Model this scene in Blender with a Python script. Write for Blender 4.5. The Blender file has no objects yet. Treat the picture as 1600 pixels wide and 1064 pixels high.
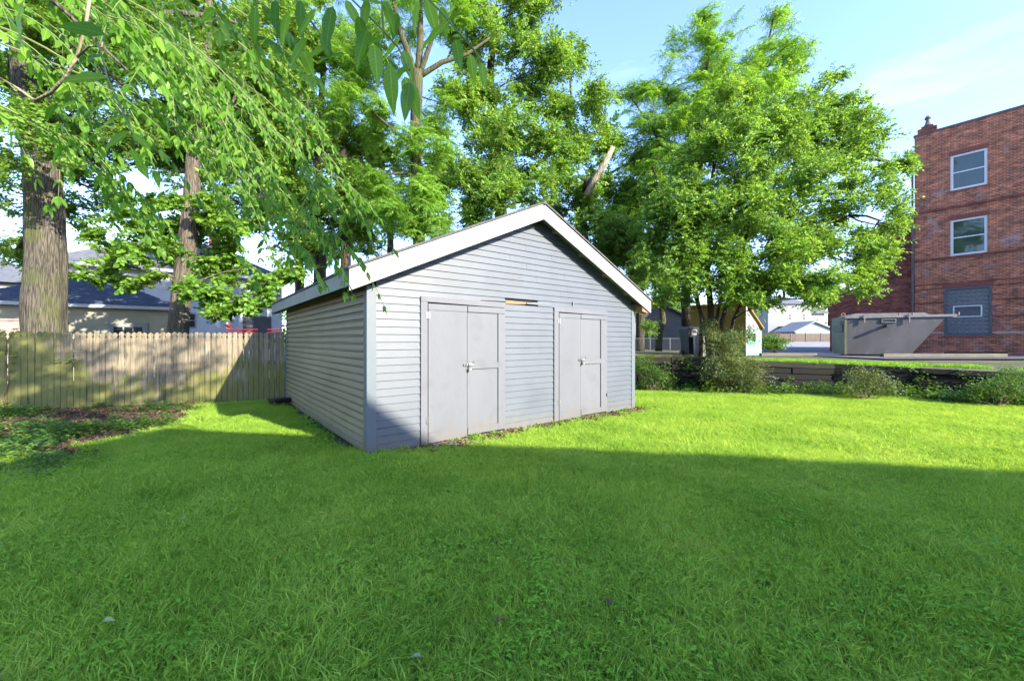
import bpy, math, random
import numpy as np
from mathutils import Vector, Matrix, Euler, noise as mnoise

# ------------------------------------------------------------------ camera, light, exposure
scene = bpy.context.scene
col = scene.collection
FPX = 626.0          # focal length in pixels of the 1600 px wide photograph
EYE = 1.5
cam_d = bpy.data.cameras.new('camera')
cam_d.sensor_width = 36.0
cam_d.lens = 36.0 * FPX / 1600.0
cam_d.clip_start = 0.05
cam_d.clip_end = 2000
cam = bpy.data.objects.new('camera', cam_d)
cam.location = (0, 0, EYE)
cam.rotation_euler = (math.radians(90), 0, 0)
col.objects.link(cam)
scene.camera = cam

SUN_EL = math.radians(25.8)
SUN_DIR = Vector((0.782 * math.cos(SUN_EL), -0.623 * math.cos(SUN_EL), math.sin(SUN_EL))).normalized()
world = bpy.data.worlds.new("World")
scene.world = world
world.use_nodes = True
wn = world.node_tree.nodes
wl = world.node_tree.links
wn.clear()
wo = wn.new('ShaderNodeOutputWorld')
bg = wn.new('ShaderNodeBackground')
bg.inputs['Strength'].default_value = 0.12
sky = wn.new('ShaderNodeTexSky')
sky.sky_type = 'NISHITA'
sky.sun_disc = False
sky.sun_elevation = SUN_EL
sky.sun_rotation = math.atan2(SUN_DIR.x, SUN_DIR.y)
sky.altitude = 0
sky.air_density = 1.1
sky.dust_density = 0.5
sky.ozone_density = 2.5
tc = wn.new('ShaderNodeTexCoord')
mp = wn.new('ShaderNodeMapping')
mp.inputs['Scale'].default_value = (1.2, 1.2, 7.0)
mp.inputs['Rotation'].default_value = (0.12, 0.1, 0.5)
nz = wn.new('ShaderNodeTexNoise')
nz.inputs['Scale'].default_value = 2.2
nz.inputs['Detail'].default_value = 9
nz.inputs['Roughness'].default_value = 0.62
nz.inputs['Distortion'].default_value = 0.5
rp = wn.new('ShaderNodeValToRGB')
rp.color_ramp.elements[0].position = 0.58
rp.color_ramp.elements[0].color = (0, 0, 0, 1)
rp.color_ramp.elements[1].position = 0.95
rp.color_ramp.elements[1].color = (0.13, 0.13, 0.13, 1)
mx = wn.new('ShaderNodeMixRGB')
mx.inputs['Color2'].default_value = (5.2, 5.6, 6.2, 1)
wl.new(tc.outputs['Generated'], mp.inputs['Vector'])
wl.new(mp.outputs['Vector'], nz.inputs['Vector'])
wl.new(nz.outputs['Fac'], rp.inputs['Fac'])
wl.new(rp.outputs['Color'], mx.inputs['Fac'])
tn = wn.new('ShaderNodeMixRGB')
tn.blend_type = 'MULTIPLY'
tn.inputs['Fac'].default_value = 1
tn.inputs['Color2'].default_value = (0.67, 0.68, 0.87, 1)
wl.new(sky.outputs['Color'], tn.inputs['Color1'])
wl.new(tn.outputs['Color'], mx.inputs['Color1'])
wl.new(mx.outputs['Color'], bg.inputs['Color'])
wl.new(bg.outputs['Background'], wo.inputs['Surface'])

sun_d = bpy.data.lights.new('sun', 'SUN')
sun_d.energy = 2.35
sun_d.angle = math.radians(0.55)
sun_d.color = (1.0, 0.91, 0.75)
sun = bpy.data.objects.new('sun', sun_d)
sun.rotation_euler = (-SUN_DIR).to_track_quat('-Z', 'Y').to_euler()
sun.location = SUN_DIR * 50
col.objects.link(sun)

scene.view_settings.view_transform = 'Standard'
scene.view_settings.look = 'None'
scene.view_settings.exposure = 2.85
scene.view_settings.gamma = 1.0
scene.view_settings.use_curve_mapping = False
scene.cycles.max_bounces = 8
scene.cycles.transparent_max_bounces = 8
scene.cycles.use_denoising = True

rng = random.Random(7)
nrng = np.random.default_rng(11)
GRID = math.atan2(0.6206, 0.784)            # the plots' common direction
R_ = Vector((0.784, 0.6206, 0)).normalized()
L_ = Vector((-0.6206, 0.784, 0)).normalized()

def at(px, py, Y):
    return Vector(((px - 800) / FPX * Y, Y, EYE + (532 - py) / FPX * Y))
def W(pxw, Y):
    return pxw / FPX * Y
def WT(pxw, px, Y):
    return pxw / FPX * Y / math.sqrt(1 + ((px - 800) / FPX) ** 2)

# ------------------------------------------------------------------ materials
def new_mat(name):
    m = bpy.data.materials.new(name)
    m.use_nodes = True
    return m, m.node_tree.nodes, m.node_tree.links, m.node_tree.nodes['Principled BSDF']

def rgba(c):
    return (c[0], c[1], c[2], 1)

def simple(name, c1, c2=None, scale=3.0, rough=0.7, bump=0.0, bscale=None, stretch=(1, 1, 1), metal=0.0,
           detail=6, lo=0.35, hi=0.65, spec=0.4, coords='Object', c3=None, s3=0.6, lo3=0.5, hi3=0.7):
    m, n, l, p = new_mat(name)
    p.inputs['Roughness'].default_value = rough
    p.inputs['Metallic'].default_value = metal
    p.inputs['Specular IOR Level'].default_value = spec
    if c2 is None:
        c2 = tuple(min(1, x * 1.12) for x in c1)
        c1 = tuple(x * 0.9 for x in c1)
    t = n.new('ShaderNodeTexCoord')
    mpn = n.new('ShaderNodeMapping')
    mpn.inputs['Scale'].default_value = stretch
    l.new(t.outputs[coords], mpn.inputs['Vector'])
    nt = n.new('ShaderNodeTexNoise')
    nt.inputs['Scale'].default_value = scale
    nt.inputs['Detail'].default_value = detail
    nt.inputs['Roughness'].default_value = 0.6
    l.new(mpn.outputs['Vector'], nt.inputs['Vector'])
    r = n.new('ShaderNodeValToRGB')
    r.color_ramp.elements[0].position = lo
    r.color_ramp.elements[1].position = hi
    r.color_ramp.elements[0].color = rgba(c1)
    r.color_ramp.elements[1].color = rgba(c2)
    l.new(nt.outputs['Fac'], r.inputs['Fac'])
    out = r.outputs['Color']
    if c3 is not None:
        n3 = n.new('ShaderNodeTexNoise')
        n3.inputs['Scale'].default_value = s3
        n3.inputs['Detail'].default_value = 5
        l.new(t.outputs[coords], n3.inputs['Vector'])
        r3 = n.new('ShaderNodeValToRGB')
        r3.color_ramp.elements[0].position = lo3
        r3.color_ramp.elements[1].position = hi3
        l.new(n3.outputs['Fac'], r3.inputs['Fac'])
        m3 = n.new('ShaderNodeMixRGB')
        m3.inputs['Color2'].default_value = rgba(c3)
        l.new(r3.outputs['Color'], m3.inputs['Fac'])
        l.new(out, m3.inputs['Color1'])
        out = m3.outputs['Color']
    l.new(out, p.inputs['Base Color'])
    if bump:
        nb = n.new('ShaderNodeTexNoise')
        nb.inputs['Scale'].default_value = bscale or scale * 4
        nb.inputs['Detail'].default_value = 6
        l.new(mpn.outputs['Vector'], nb.inputs['Vector'])
        b = n.new('ShaderNodeBump')
        b.inputs['Strength'].default_value = bump
        b.inputs['Distance'].default_value = 0.02
        l.new(nb.outputs['Fac'], b.inputs['Height'])
        l.new(b.outputs['Normal'], p.inputs['Normal'])
    return m

def leaf_mat(name, c1, c2, trans=0.4, tcol=None, rough=0.45, wscale=0.6, c3=None, spec=0.25):
    """thin leaf: reflects and lets light through; colour varies leaf by leaf and in drifts"""
    m, n, l, p = new_mat(name)
    p.inputs['Roughness'].default_value = rough
    p.inputs['Specular IOR Level'].default_value = spec
    g = n.new('ShaderNodeNewGeometry')
    oi = n.new('ShaderNodeObjectInfo')
    a = n.new('ShaderNodeMath'); a.operation = 'ADD'
    l.new(g.outputs['Random Per Island'], a.inputs[0])
    l.new(oi.outputs['Random'], a.inputs[1])
    fr = n.new('ShaderNodeMath'); fr.operation = 'FRACT'
    l.new(a.outputs[0], fr.inputs[0])
    nt = n.new('ShaderNodeTexNoise')
    nt.inputs['Scale'].default_value = wscale
    nt.inputs['Detail'].default_value = 4
    l.new(g.outputs['Position'], nt.inputs['Vector'])
    mr = n.new('ShaderNodeMapRange')
    mr.inputs['From Min'].default_value = 0.32
    mr.inputs['From Max'].default_value = 0.68
    l.new(nt.outputs['Fac'], mr.inputs['Value'])
    av = n.new('ShaderNodeMath'); av.operation = 'MULTIPLY_ADD'
    av.inputs[1].default_value = 0.7
    l.new(fr.outputs[0], av.inputs[0])
    hv = n.new('ShaderNodeMath'); hv.operation = 'MULTIPLY'
    hv.inputs[1].default_value = 0.3
    l.new(mr.outputs[0], hv.inputs[0])
    l.new(hv.outputs[0], av.inputs[2])
    r = n.new('ShaderNodeValToRGB')
    r.color_ramp.elements[0].color = rgba(c1)
    r.color_ramp.elements[1].color = rgba(c2)
    r.color_ramp.elements[0].position = 0.1
    r.color_ramp.elements[1].position = 0.9
    if c3 is not None:
        e = r.color_ramp.elements.new(0.97)
        e.color = rgba(c3)
    l.new(av.outputs[0], r.inputs['Fac'])
    l.new(r.outputs['Color'], p.inputs['Base Color'])
    tr = n.new('ShaderNodeBsdfTranslucent')
    tm = n.new('ShaderNodeMixRGB'); tm.blend_type = 'MULTIPLY'
    tm.inputs['Fac'].default_value = 1
    tm.inputs['Color2'].default_value = rgba(tcol or (2.6, 2.2, 1.0))
    l.new(r.outputs['Color'], tm.inputs['Color1'])
    l.new(tm.outputs['Color'], tr.inputs['Color'])
    mix = n.new('ShaderNodeMixShader')
    mix.inputs['Fac'].default_value = trans
    l.new(p.outputs['BSDF'], mix.inputs[1])
    l.new(tr.outputs['BSDF'], mix.inputs[2])
    l.new(mix.outputs[0], n['Material Output'].inputs['Surface'])
    return m

def bark_mat(name, dark, light, moss=None, sc=6.0, zs=0.10):
    m, n, l, p = new_mat(name)
    p.inputs['Roughness'].default_value = 0.9
    p.inputs['Specular IOR Level'].default_value = 0.2
    t = n.new('ShaderNodeTexCoord')
    mpn = n.new('ShaderNodeMapping')
    mpn.inputs['Scale'].default_value = (1, 1, zs)
    l.new(t.outputs['Object'], mpn.inputs['Vector'])
    nt = n.new('ShaderNodeTexNoise')
    nt.inputs['Scale'].default_value = sc * 2
    nt.inputs['Detail'].default_value = 8
    nt.inputs['Distortion'].default_value = 0.4
    l.new(mpn.outputs['Vector'], nt.inputs['Vector'])
    r = n.new('ShaderNodeValToRGB')
    r.color_ramp.elements[0].position = 0.40
    r.color_ramp.elements[1].position = 0.60
    r.color_ramp.elements[0].color = rgba(dark)
    r.color_ramp.elements[1].color = rgba(light)
    l.new(nt.outputs['Fac'], r.inputs['Fac'])
    out = r.outputs['Color']
    if moss:
        n3 = n.new('ShaderNodeTexNoise')
        n3.inputs['Scale'].default_value = 1.1
        n3.inputs['Detail'].default_value = 6
        l.new(t.outputs['Object'], n3.inputs['Vector'])
        r3 = n.new('ShaderNodeValToRGB')
        r3.color_ramp.elements[0].position = 0.5
        r3.color_ramp.elements[1].position = 0.66
        l.new(n3.outputs['Fac'], r3.inputs['Fac'])
        m3 = n.new('ShaderNodeMixRGB')
        m3.inputs['Color2'].default_value = rgba(moss)
        l.new(r3.outputs['Color'], m3.inputs['Fac'])
        l.new(out, m3.inputs['Color1'])
        out = m3.outputs['Color']
    l.new(out, p.inputs['Base Color'])
    b = n.new('ShaderNodeBump')
    b.inputs['Strength'].default_value = 0.9
    b.inputs['Distance'].default_value = 0.04
    l.new(nt.outputs['Fac'], b.inputs['Height'])
    l.new(b.outputs['Normal'], p.inputs['Normal'])
    return m

def brick_mat(name, c1, c2, mortar, tint=(1, 1, 1), pale=True):
    m, n, l, p = new_mat(name)
    p.inputs['Roughness'].default_value = 0.85
    p.inputs['Specular IOR Level'].default_value = 0.25
    t = n.new('ShaderNodeTexCoord')
    s = n.new('ShaderNodeSeparateXYZ')
    l.new(t.outputs['Object'], s.inputs[0])
    a = n.new('ShaderNodeMath'); a.operation = 'ADD'
    l.new(s.outputs['X'], a.inputs[0]); l.new(s.outputs['Y'], a.inputs[1])
    c = n.new('ShaderNodeCombineXYZ')
    l.new(a.outputs[0], c.inputs['X']); l.new(s.outputs['Z'], c.inputs['Y'])
    b = n.new('ShaderNodeTexBrick')
    b.inputs['Scale'].default_value = 1.0
    b.inputs['Brick Width'].default_value = 0.215
    b.inputs['Row Height'].default_value = 0.075
    b.inputs['Mortar Size'].default_value = 0.007
    b.inputs['Mortar Smooth'].default_value = 0.2
    b.inputs['Bias'].default_value = 0.0
    b.inputs['Color1'].default_value = rgba(c1)
    b.inputs['Color2'].default_value = rgba(c2)
    b.inputs['Mortar'].default_value = rgba(mortar)
    l.new(c.outputs[0], b.inputs['Vector'])
    # brick by brick and drift variation
    nt = n.new('ShaderNodeTexNoise'); nt.inputs['Scale'].default_value = 1.6; nt.inputs['Detail'].default_value = 5
    mpn = n.new('ShaderNodeMapping'); mpn.inputs['Scale'].default_value = (1, 1, 2.6)
    l.new(t.outputs['Object'], mpn.inputs['Vector']); l.new(mpn.outputs['Vector'], nt.inputs['Vector'])
    r = n.new('ShaderNodeValToRGB')
    r.color_ramp.elements[0].position = 0.35; r.color_ramp.elements[1].position = 0.65
    r.color_ramp.elements[0].color = (0.62, 0.62, 0.66, 1); r.color_ramp.elements[1].color = (1.25, 1.15, 1.1, 1)
    l.new(nt.outputs['Fac'], r.inputs['Fac'])
    mu = n.new('ShaderNodeMixRGB'); mu.blend_type = 'MULTIPLY'; mu.inputs['Fac'].default_value = 1
    l.new(b.outputs['Color'], mu.inputs['Color1']); l.new(r.outputs['Color'], mu.inputs['Color2'])
    out = mu.outputs['Color']
    # small scale per brick speckle
    v = n.new('ShaderNodeTexNoise'); v.inputs['Scale'].default_value = 9; v.inputs['Detail'].default_value = 3
    mp2 = n.new('ShaderNodeMapping'); mp2.inputs['Scale'].default_value = (0.5, 0.5, 1.6)
    l.new(t.outputs['Object'], mp2.inputs['Vector']); l.new(mp2.outputs['Vector'], v.inputs['Vector'])
    r2 = n.new('ShaderNodeValToRGB')
    r2.color_ramp.elements[0].position = 0.3; r2.color_ramp.elements[1].position = 0.7
    r2.color_ramp.elements[0].color = (0.45, 0.42, 0.45, 1); r2.color_ramp.elements[1].color = (1.5, 1.35, 1.3, 1)
    l.new(v.outputs['Fac'], r2.inputs['Fac'])
    mu2 = n.new('ShaderNodeMixRGB'); mu2.blend_type = 'MULTIPLY'; mu2.inputs['Fac'].default_value = 0.8
    l.new(out, mu2.inputs['Color1']); l.new(r2.outputs['Color'], mu2.inputs['Color2'])
    out = mu2.outputs['Color']
    if pale:   # lime bloom on the old bricks
        n4 = n.new('ShaderNodeTexNoise'); n4.inputs['Scale'].default_value = 0.75; n4.inputs['Detail'].default_value = 9
        n4.inputs['Roughness'].default_value = 0.75
        l.new(t.outputs['Object'], n4.inputs['Vector'])
        r4 = n.new('ShaderNodeValToRGB')
        r4.color_ramp.elements[0].position = 0.54; r4.color_ramp.elements[1].position = 0.68
        r4.color_ramp.elements[1].color = (0.75, 0.75, 0.75, 1)
        l.new(n4.outputs['Fac'], r4.inputs['Fac'])
        m4 = n.new('ShaderNodeMixRGB'); m4.inputs['Color2'].default_value = (0.36, 0.30, 0.29, 1)
        l.new(r4.outputs['Color'], m4.inputs['Fac']); l.new(out, m4.inputs['Color1'])
        out = m4.outputs['Color']
    l.new(out, p.inputs['Base Color'])
    bp = n.new('ShaderNodeBump'); bp.invert = True
    bp.inputs['Strength'].default_value = 0.7; bp.inputs['Distance'].default_value = 0.01
    l.new(b.outputs['Fac'], bp.inputs['Height']); l.new(bp.outputs['Normal'], p.inputs['Normal'])
    return m

def glass_mat(name, c=(0.02, 0.03, 0.03), rough=0.06):
    m, n, l, p = new_mat(name)
    p.inputs['Base Color'].default_value = rgba(c)
    p.inputs['Roughness'].default_value = rough
    p.inputs['Specular IOR Level'].default_value = 0.6
    p.inputs['IOR'].default_value = 1.6
    t = n.new('ShaderNodeTexCoord')
    nt = n.new('ShaderNodeTexNoise'); nt.inputs['Scale'].default_value = 1.5
    l.new(t.outputs['Object'], nt.inputs['Vector'])
    b = n.new('ShaderNodeBump'); b.inputs['Strength'].default_value = 0.15; b.inputs['Distance'].default_value = 0.05
    l.new(nt.outputs['Fac'], b.inputs['Height']); l.new(b.outputs['Normal'], p.inputs['Normal'])
    return m

MT = {}
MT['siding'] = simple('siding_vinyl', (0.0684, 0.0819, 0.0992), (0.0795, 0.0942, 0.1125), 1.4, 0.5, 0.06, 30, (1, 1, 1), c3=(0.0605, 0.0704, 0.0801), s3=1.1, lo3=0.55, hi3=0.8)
MT['siding_side_bounce'] = simple('siding_vinyl_bounce', (0.2010, 0.1670, 0.0952), (0.2336, 0.1924, 0.1061), 1.2, 0.5, 0.05, 30, c3=(0.1738, 0.1455, 0.0740), s3=0.9, lo3=0.5, hi3=0.8)  # same vinyl, warmed and lightened to carry bounce light in its colour
MT['trim'] = simple('trim_blue_grey', (0.0932, 0.1112, 0.1269), (0.1060, 0.1251, 0.1412), 3, 0.5)
MT['door'] = simple('door_paint', (0.1014, 0.1081, 0.1241), (0.1127, 0.1191, 0.1349), 2.0, 0.6, 0.12, 50, (1, 1, 0.3), c3=(0.0902, 0.0953, 0.1066), s3=3.2, lo3=0.55, hi3=0.8)
def grime(m, amount=.5, top=.45, colr=(0.12, 0.10, 0.07)):
    n = m.node_tree.nodes; l = m.node_tree.links; p = n['Principled BSDF']
    src = p.inputs['Base Color'].links[0].from_socket
    g = n.new('ShaderNodeNewGeometry'); sp_ = n.new('ShaderNodeSeparateXYZ'); l.new(g.outputs['Position'], sp_.inputs[0])
    mr = n.new('ShaderNodeMapRange'); mr.inputs['From Min'].default_value = 0; mr.inputs['From Max'].default_value = top
    mr.inputs['To Min'].default_value = .42; mr.inputs['To Max'].default_value = 0; l.new(sp_.outputs['Z'], mr.inputs['Value'])
    t = n.new('ShaderNodeTexNoise'); t.inputs['Scale'].default_value = 9; t.inputs['Detail'].default_value = 8; t.inputs['Roughness'].default_value = .7
    mp_ = n.new('ShaderNodeMapping'); mp_.inputs['Scale'].default_value = (1, 1, .45)
    l.new(g.outputs['Position'], mp_.inputs['Vector']); l.new(mp_.outputs['Vector'], t.inputs['Vector'])
    a = n.new('ShaderNodeMath'); a.operation = 'ADD'; l.new(mr.outputs[0], a.inputs[0]); l.new(t.outputs['Fac'], a.inputs[1])
    r = n.new('ShaderNodeMapRange'); r.inputs['From Min'].default_value = .66; r.inputs['From Max'].default_value = .92; r.inputs['To Max'].default_value = amount
    l.new(a.outputs[0], r.inputs['Value'])
    x = n.new('ShaderNodeMixRGB'); x.inputs['Color2'].default_value = rgba(colr); l.new(r.outputs[0], x.inputs['Fac']); l.new(src, x.inputs['Color1'])
    l.new(x.outputs['Color'], p.inputs['Base Color'])
for k_ in ('door', 'siding', 'siding_side_bounce', 'trim'): grime(MT[k_], .55)
MT['white'] = simple('white_paint', (0.3051, 0.3010, 0.2927), (0.3382, 0.3340, 0.3299), 4, 0.5, 0.1, 40, c3=(0.2474, 0.2474, 0.2392), s3=2.3, lo3=0.55, hi3=0.8)
MT['fascia_shaded'] = simple('white_fascia_shaded', (0.1890, 0.2041, 0.1739), (0.2344, 0.2457, 0.2155), 2, 0.6, 0.1, 40)  # white board; its greenish shaded tone is mixed into the colour
MT['soffit'] = simple('soffit_board', (0.2310, 0.2090, 0.1595), (0.2860, 0.2640, 0.2090), 2, 0.8)
MT['raw_wood'] = simple('raw_wood', (0.22, 0.11, 0.06), (0.30, 0.165, 0.095), 6, 0.8, 0.2, 30, (1, 1, 6))
MT['inner_shade'] = simple('inner_shade_black', (0.02, 0.02, 0.02), (0.03, 0.03, 0.03), 2, 0.9)  # near black, painted where gaps and openings would lie in shade
MT['shingle'] = simple('roof_shingle', (0.0490, 0.0525, 0.0560), (0.0910, 0.0910, 0.0980), 20, 0.9, 0.5, 60)
MT['shingle_blue'] = simple('roof_shingle_blue', (0.0284, 0.0410, 0.0693), (0.0472, 0.0630, 0.1008), 3, 0.85, 0.3, 60, (1, 1, 6))
MT['shingle_grey'] = simple('roof_shingle_grey', (0.0756, 0.0851, 0.1008), (0.1134, 0.1228, 0.1386), 4, 0.85, 0.3, 60)
MT['metal'] = simple('zinc_metal', (0.3150, 0.3150, 0.3220), (0.4200, 0.4200, 0.4200), 20, 0.35, metal=0.9)
MT['black'] = simple('black_plastic', (0.012, 0.012, 0.013), (0.025, 0.025, 0.026), 6, 0.45)
MT['soil'] = simple('soil_ground', (0.0294, 0.0223, 0.0129), (0.0588, 0.0441, 0.0265), 2.2, 0.95, 0.8, 14, c3=(0.0206, 0.0323, 0.0088), s3=0.9, lo3=0.40, hi3=0.6, coords='Object')
MT['path_dirt'] = simple('bare_dirt', (0.060, 0.046, 0.032), (0.13, 0.105, 0.078), 5, 0.95, 0.8, 30, c3=(0.04, 0.06, 0.015), s3=3.0, lo3=0.55, hi3=0.7)
MT['mulch'] = simple('bark_mulch', (0.0294, 0.0188, 0.0129), (0.0941, 0.0647, 0.0470), 14, 0.95, 1.0, 40, coords='Object')
MT['terrace'] = simple('dry_ground', (0.0706, 0.0605, 0.0353), (0.1210, 0.1008, 0.0655), 2, 0.95, 0.6, 12, c3=(0.0454, 0.0605, 0.0151), s3=0.8, lo3=0.4, hi3=0.6)
MT['asphalt'] = simple('asphalt', (0.0495, 0.0540, 0.0675), (0.0765, 0.0810, 0.0945), 1.2, 0.9, 0.3, 60, c3=(0.0990, 0.0990, 0.1080), s3=0.25, lo3=0.5, hi3=0.7)
MT['concrete'] = simple('concrete_pad', (0.1814, 0.1714, 0.1562), (0.2318, 0.2218, 0.2016), 1.2, 0.9, 0.2, 20)
MT['threshold'] = simple('old_threshold', (0.1320, 0.1140, 0.0900), (0.1980, 0.1740, 0.1440), 5, 0.95, 0.5, 20)
MT['picket'] = simple('grey_weathered_wood', (0.1423, 0.1318, 0.1054), (0.2319, 0.2161, 0.1792), 5, 0.9, 0.5, 30, (3, 3, 0.35), c3=(0.0896, 0.1001, 0.0369), s3=1.3, lo3=0.42, hi3=0.62, coords='Object')
def picket_mat():
    m, n, l, p = new_mat('grey_weathered_wood')
    p.inputs['Roughness'].default_value = 0.9
    p.inputs['Specular IOR Level'].default_value = 0.2
    g = n.new('ShaderNodeNewGeometry'); oi = n.new('ShaderNodeObjectInfo')
    def noise(scale, st, det=6):
        mp_ = n.new('ShaderNodeMapping'); mp_.inputs['Scale'].default_value = st
        t_ = n.new('ShaderNodeTexNoise'); t_.inputs['Scale'].default_value = scale; t_.inputs['Detail'].default_value = det
        l.new(g.outputs['Position'], mp_.inputs['Vector']); l.new(mp_.outputs['Vector'], t_.inputs['Vector'])
        return t_.outputs['Fac']
    def ramp(fac, a, b, ca, cb):
        r = n.new('ShaderNodeValToRGB'); r.color_ramp.elements[0].position = a; r.color_ramp.elements[1].position = b
        r.color_ramp.elements[0].color = rgba(ca); r.color_ramp.elements[1].color = rgba(cb); l.new(fac, r.inputs['Fac']); return r.outputs['Color']
    def mix(f, a, b, mode='MIX'):
        x = n.new('ShaderNodeMixRGB'); x.blend_type = mode
        if isinstance(f, float): x.inputs['Fac'].default_value = f
        else: l.new(f, x.inputs['Fac'])
        l.new(a, x.inputs['Color1'])
        if isinstance(b, tuple): x.inputs['Color2'].default_value = rgba(b)
        else: l.new(b, x.inputs['Color2'])
        return x.outputs['Color']
    grain = noise(9, (4, 4, 0.4))
    c_ = ramp(grain, .35, .65, (0.150, 0.127, 0.088), (0.262, 0.225, 0.160))
    c_ = mix(0.75, c_, ramp(oi.outputs['Random'], 0, 1, (0.72, 0.70, 0.66), (1.12, 1.1, 1.05)), 'MULTIPLY')
    s_ = n.new('ShaderNodeSeparateXYZ'); l.new(g.outputs['Position'], s_.inputs[0])
    big = noise(0.9, (1, 1, 1)); fine = noise(7, (1, 1, .35))
    # algae grows from the ground up and at the left end
    hz = n.new('ShaderNodeMapRange'); hz.inputs['From Min'].default_value = 0.0; hz.inputs['From Max'].default_value = 1.15
    hz.inputs['To Min'].default_value = .34; hz.inputs['To Max'].default_value = -.02; l.new(s_.outputs['Z'], hz.inputs['Value'])
    hx_ = n.new('ShaderNodeMapRange'); hx_.inputs['From Min'].default_value = -10.3; hx_.inputs['From Max'].default_value = -9.5
    hx_.inputs['To Min'].default_value = .30; hx_.inputs['To Max'].default_value = 0; l.new(s_.outputs['X'], hx_.inputs['Value'])
    def add(a, b):
        x = n.new('ShaderNodeMath'); x.operation = 'ADD'; l.new(a, x.inputs[0]); l.new(b, x.inputs[1]); return x.outputs[0]
    hf = n.new('ShaderNodeMath'); hf.operation = 'MULTIPLY'; hf.inputs[1].default_value = .6; l.new(fine, hf.inputs[0])
    tot = add(add(add(hz.outputs[0], hx_.outputs[0]), big), hf.outputs[0])
    mask = ramp(tot, .86, 1.26, (0, 0, 0), (.8, .8, .8))
    c_ = mix(mask, c_, (0.125, 0.135, 0.032))
    dk = ramp(noise(5, (3, 3, .25), 8), .60, .72, (1, 1, 1), (.45, .42, .38))
    c_ = mix(0.8, c_, dk, 'MULTIPLY')
    l.new(c_, p.inputs['Base Color'])
    b = n.new('ShaderNodeBump'); b.inputs['Strength'].default_value = .5; b.inputs['Distance'].default_value = .01
    l.new(grain, b.inputs['Height']); l.new(b.outputs['Normal'], p.inputs['Normal'])
    return m
MT['picket'] = picket_mat()
MT['timber'] = simple('old_railway_timber', (0.0012, 0.0010, 0.0007), (0.0039, 0.0032, 0.0021), 3, 0.9, 0.6, 20, (0.6, 3, 3), c3=(0.0027, 0.0034, 0.0010), s3=1.5, lo3=0.42, hi3=0.62)
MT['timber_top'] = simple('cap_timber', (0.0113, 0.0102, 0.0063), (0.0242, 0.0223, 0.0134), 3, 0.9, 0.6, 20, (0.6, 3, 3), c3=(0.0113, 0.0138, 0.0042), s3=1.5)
MT['kerb_timber'] = simple('kerb_timber', (0.0887, 0.0806, 0.0605), (0.1371, 0.1250, 0.0968), 3, 0.9, 0.5, 20, (0.6, 3, 3))
MT['bark_big'] = bark_mat('bark_big', (0.030, 0.026, 0.020), (0.115, 0.102, 0.078), (0.065, 0.075, 0.025), 24, .07)
MT['bark_mid'] = bark_mat('bark_mid', (0.045, 0.038, 0.028), (0.135, 0.112, 0.085), (0.08, 0.08, 0.05), 24, .08)
MT['bark_light'] = bark_mat('bark_light', (0.035, 0.033, 0.017), (0.088, 0.080, 0.045), (0.055, 0.07, 0.02), 14, .16)
MT['bark_dark'] = bark_mat('bark_dark', (0.020, 0.016, 0.011), (0.07, 0.055, 0.04), None, 9)
MT['dead_wood'] = bark_mat('dead_wood', (0.18, 0.14, 0.09), (0.30, 0.25, 0.18), None, 9)
MT['leaf_bright'] = leaf_mat('leaf_bright', (0.080, 0.205, 0.018), (0.190, 0.360, 0.040), 0.42)
MT['leaf_mid'] = leaf_mat('leaf_mid', (0.065, 0.160, 0.018), (0.165, 0.295, 0.036), 0.36)
MT['leaf_dark'] = leaf_mat('leaf_dark', (0.048, 0.125, 0.022), (0.120, 0.230, 0.034), 0.32)
MT['leaf_elm'] = leaf_mat('leaf_elm', (0.070, 0.170, 0.022), (0.180, 0.320, 0.050), 0.38)
MT['leaf_near'] = leaf_mat('leaf_near', (0.040, 0.125, 0.014), (0.170, 0.310, 0.045), 0.5, (2.3, 2.2, 0.9), 0.35, 1.2)
def add_veins(m):
    n = m.node_tree.nodes; l = m.node_tree.links
    r = [x for x in n if x.type == 'VALTORGB'][0]
    t = n.new('ShaderNodeTexCoord'); sp_ = n.new('ShaderNodeSeparateXYZ'); l.new(t.outputs['Object'], sp_.inputs[0])
    ab = n.new('ShaderNodeMath'); ab.operation = 'ABSOLUTE'; l.new(sp_.outputs['X'], ab.inputs[0])
    mid = n.new('ShaderNodeMapRange'); mid.inputs['From Min'].default_value = .006; mid.inputs['From Max'].default_value = .016
    mid.inputs['To Min'].default_value = 1; mid.inputs['To Max'].default_value = 0; l.new(ab.outputs[0], mid.inputs['Value'])
    q = n.new('ShaderNodeMath'); q.operation = 'MULTIPLY_ADD'; q.inputs[1].default_value = -.7; l.new(ab.outputs[0], q.inputs[0]); l.new(sp_.outputs['Y'], q.inputs[2])
    w = n.new('ShaderNodeMath'); w.operation = 'MULTIPLY'; w.inputs[1].default_value = 75; l.new(q.outputs[0], w.inputs[0])
    si = n.new('ShaderNodeMath'); si.operation = 'SINE'; l.new(w.outputs[0], si.inputs[0])
    sv = n.new('ShaderNodeMapRange'); sv.inputs['From Min'].default_value = .75; sv.inputs['From Max'].default_value = 1.0; sv.inputs['To Max'].default_value = .5; l.new(si.outputs[0], sv.inputs['Value'])
    mxx = n.new('ShaderNodeMath'); mxx.operation = 'MAXIMUM'; l.new(mid.outputs[0], mxx.inputs[0]); l.new(sv.outputs[0], mxx.inputs[1])
    mc = n.new('ShaderNodeMixRGB'); mc.blend_type = 'MULTIPLY'; mc.inputs['Color2'].default_value = (1.7, 1.5, 1.9, 1)
    l.new(mxx.outputs[0], mc.inputs['Fac'])
    for lk in list(r.outputs['Color'].links):
        to = lk.to_socket; l.remove(lk); l.new(mc.outputs['Color'], to)
    l.new(r.outputs['Color'], mc.inputs['Color1'])
    return m
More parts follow.
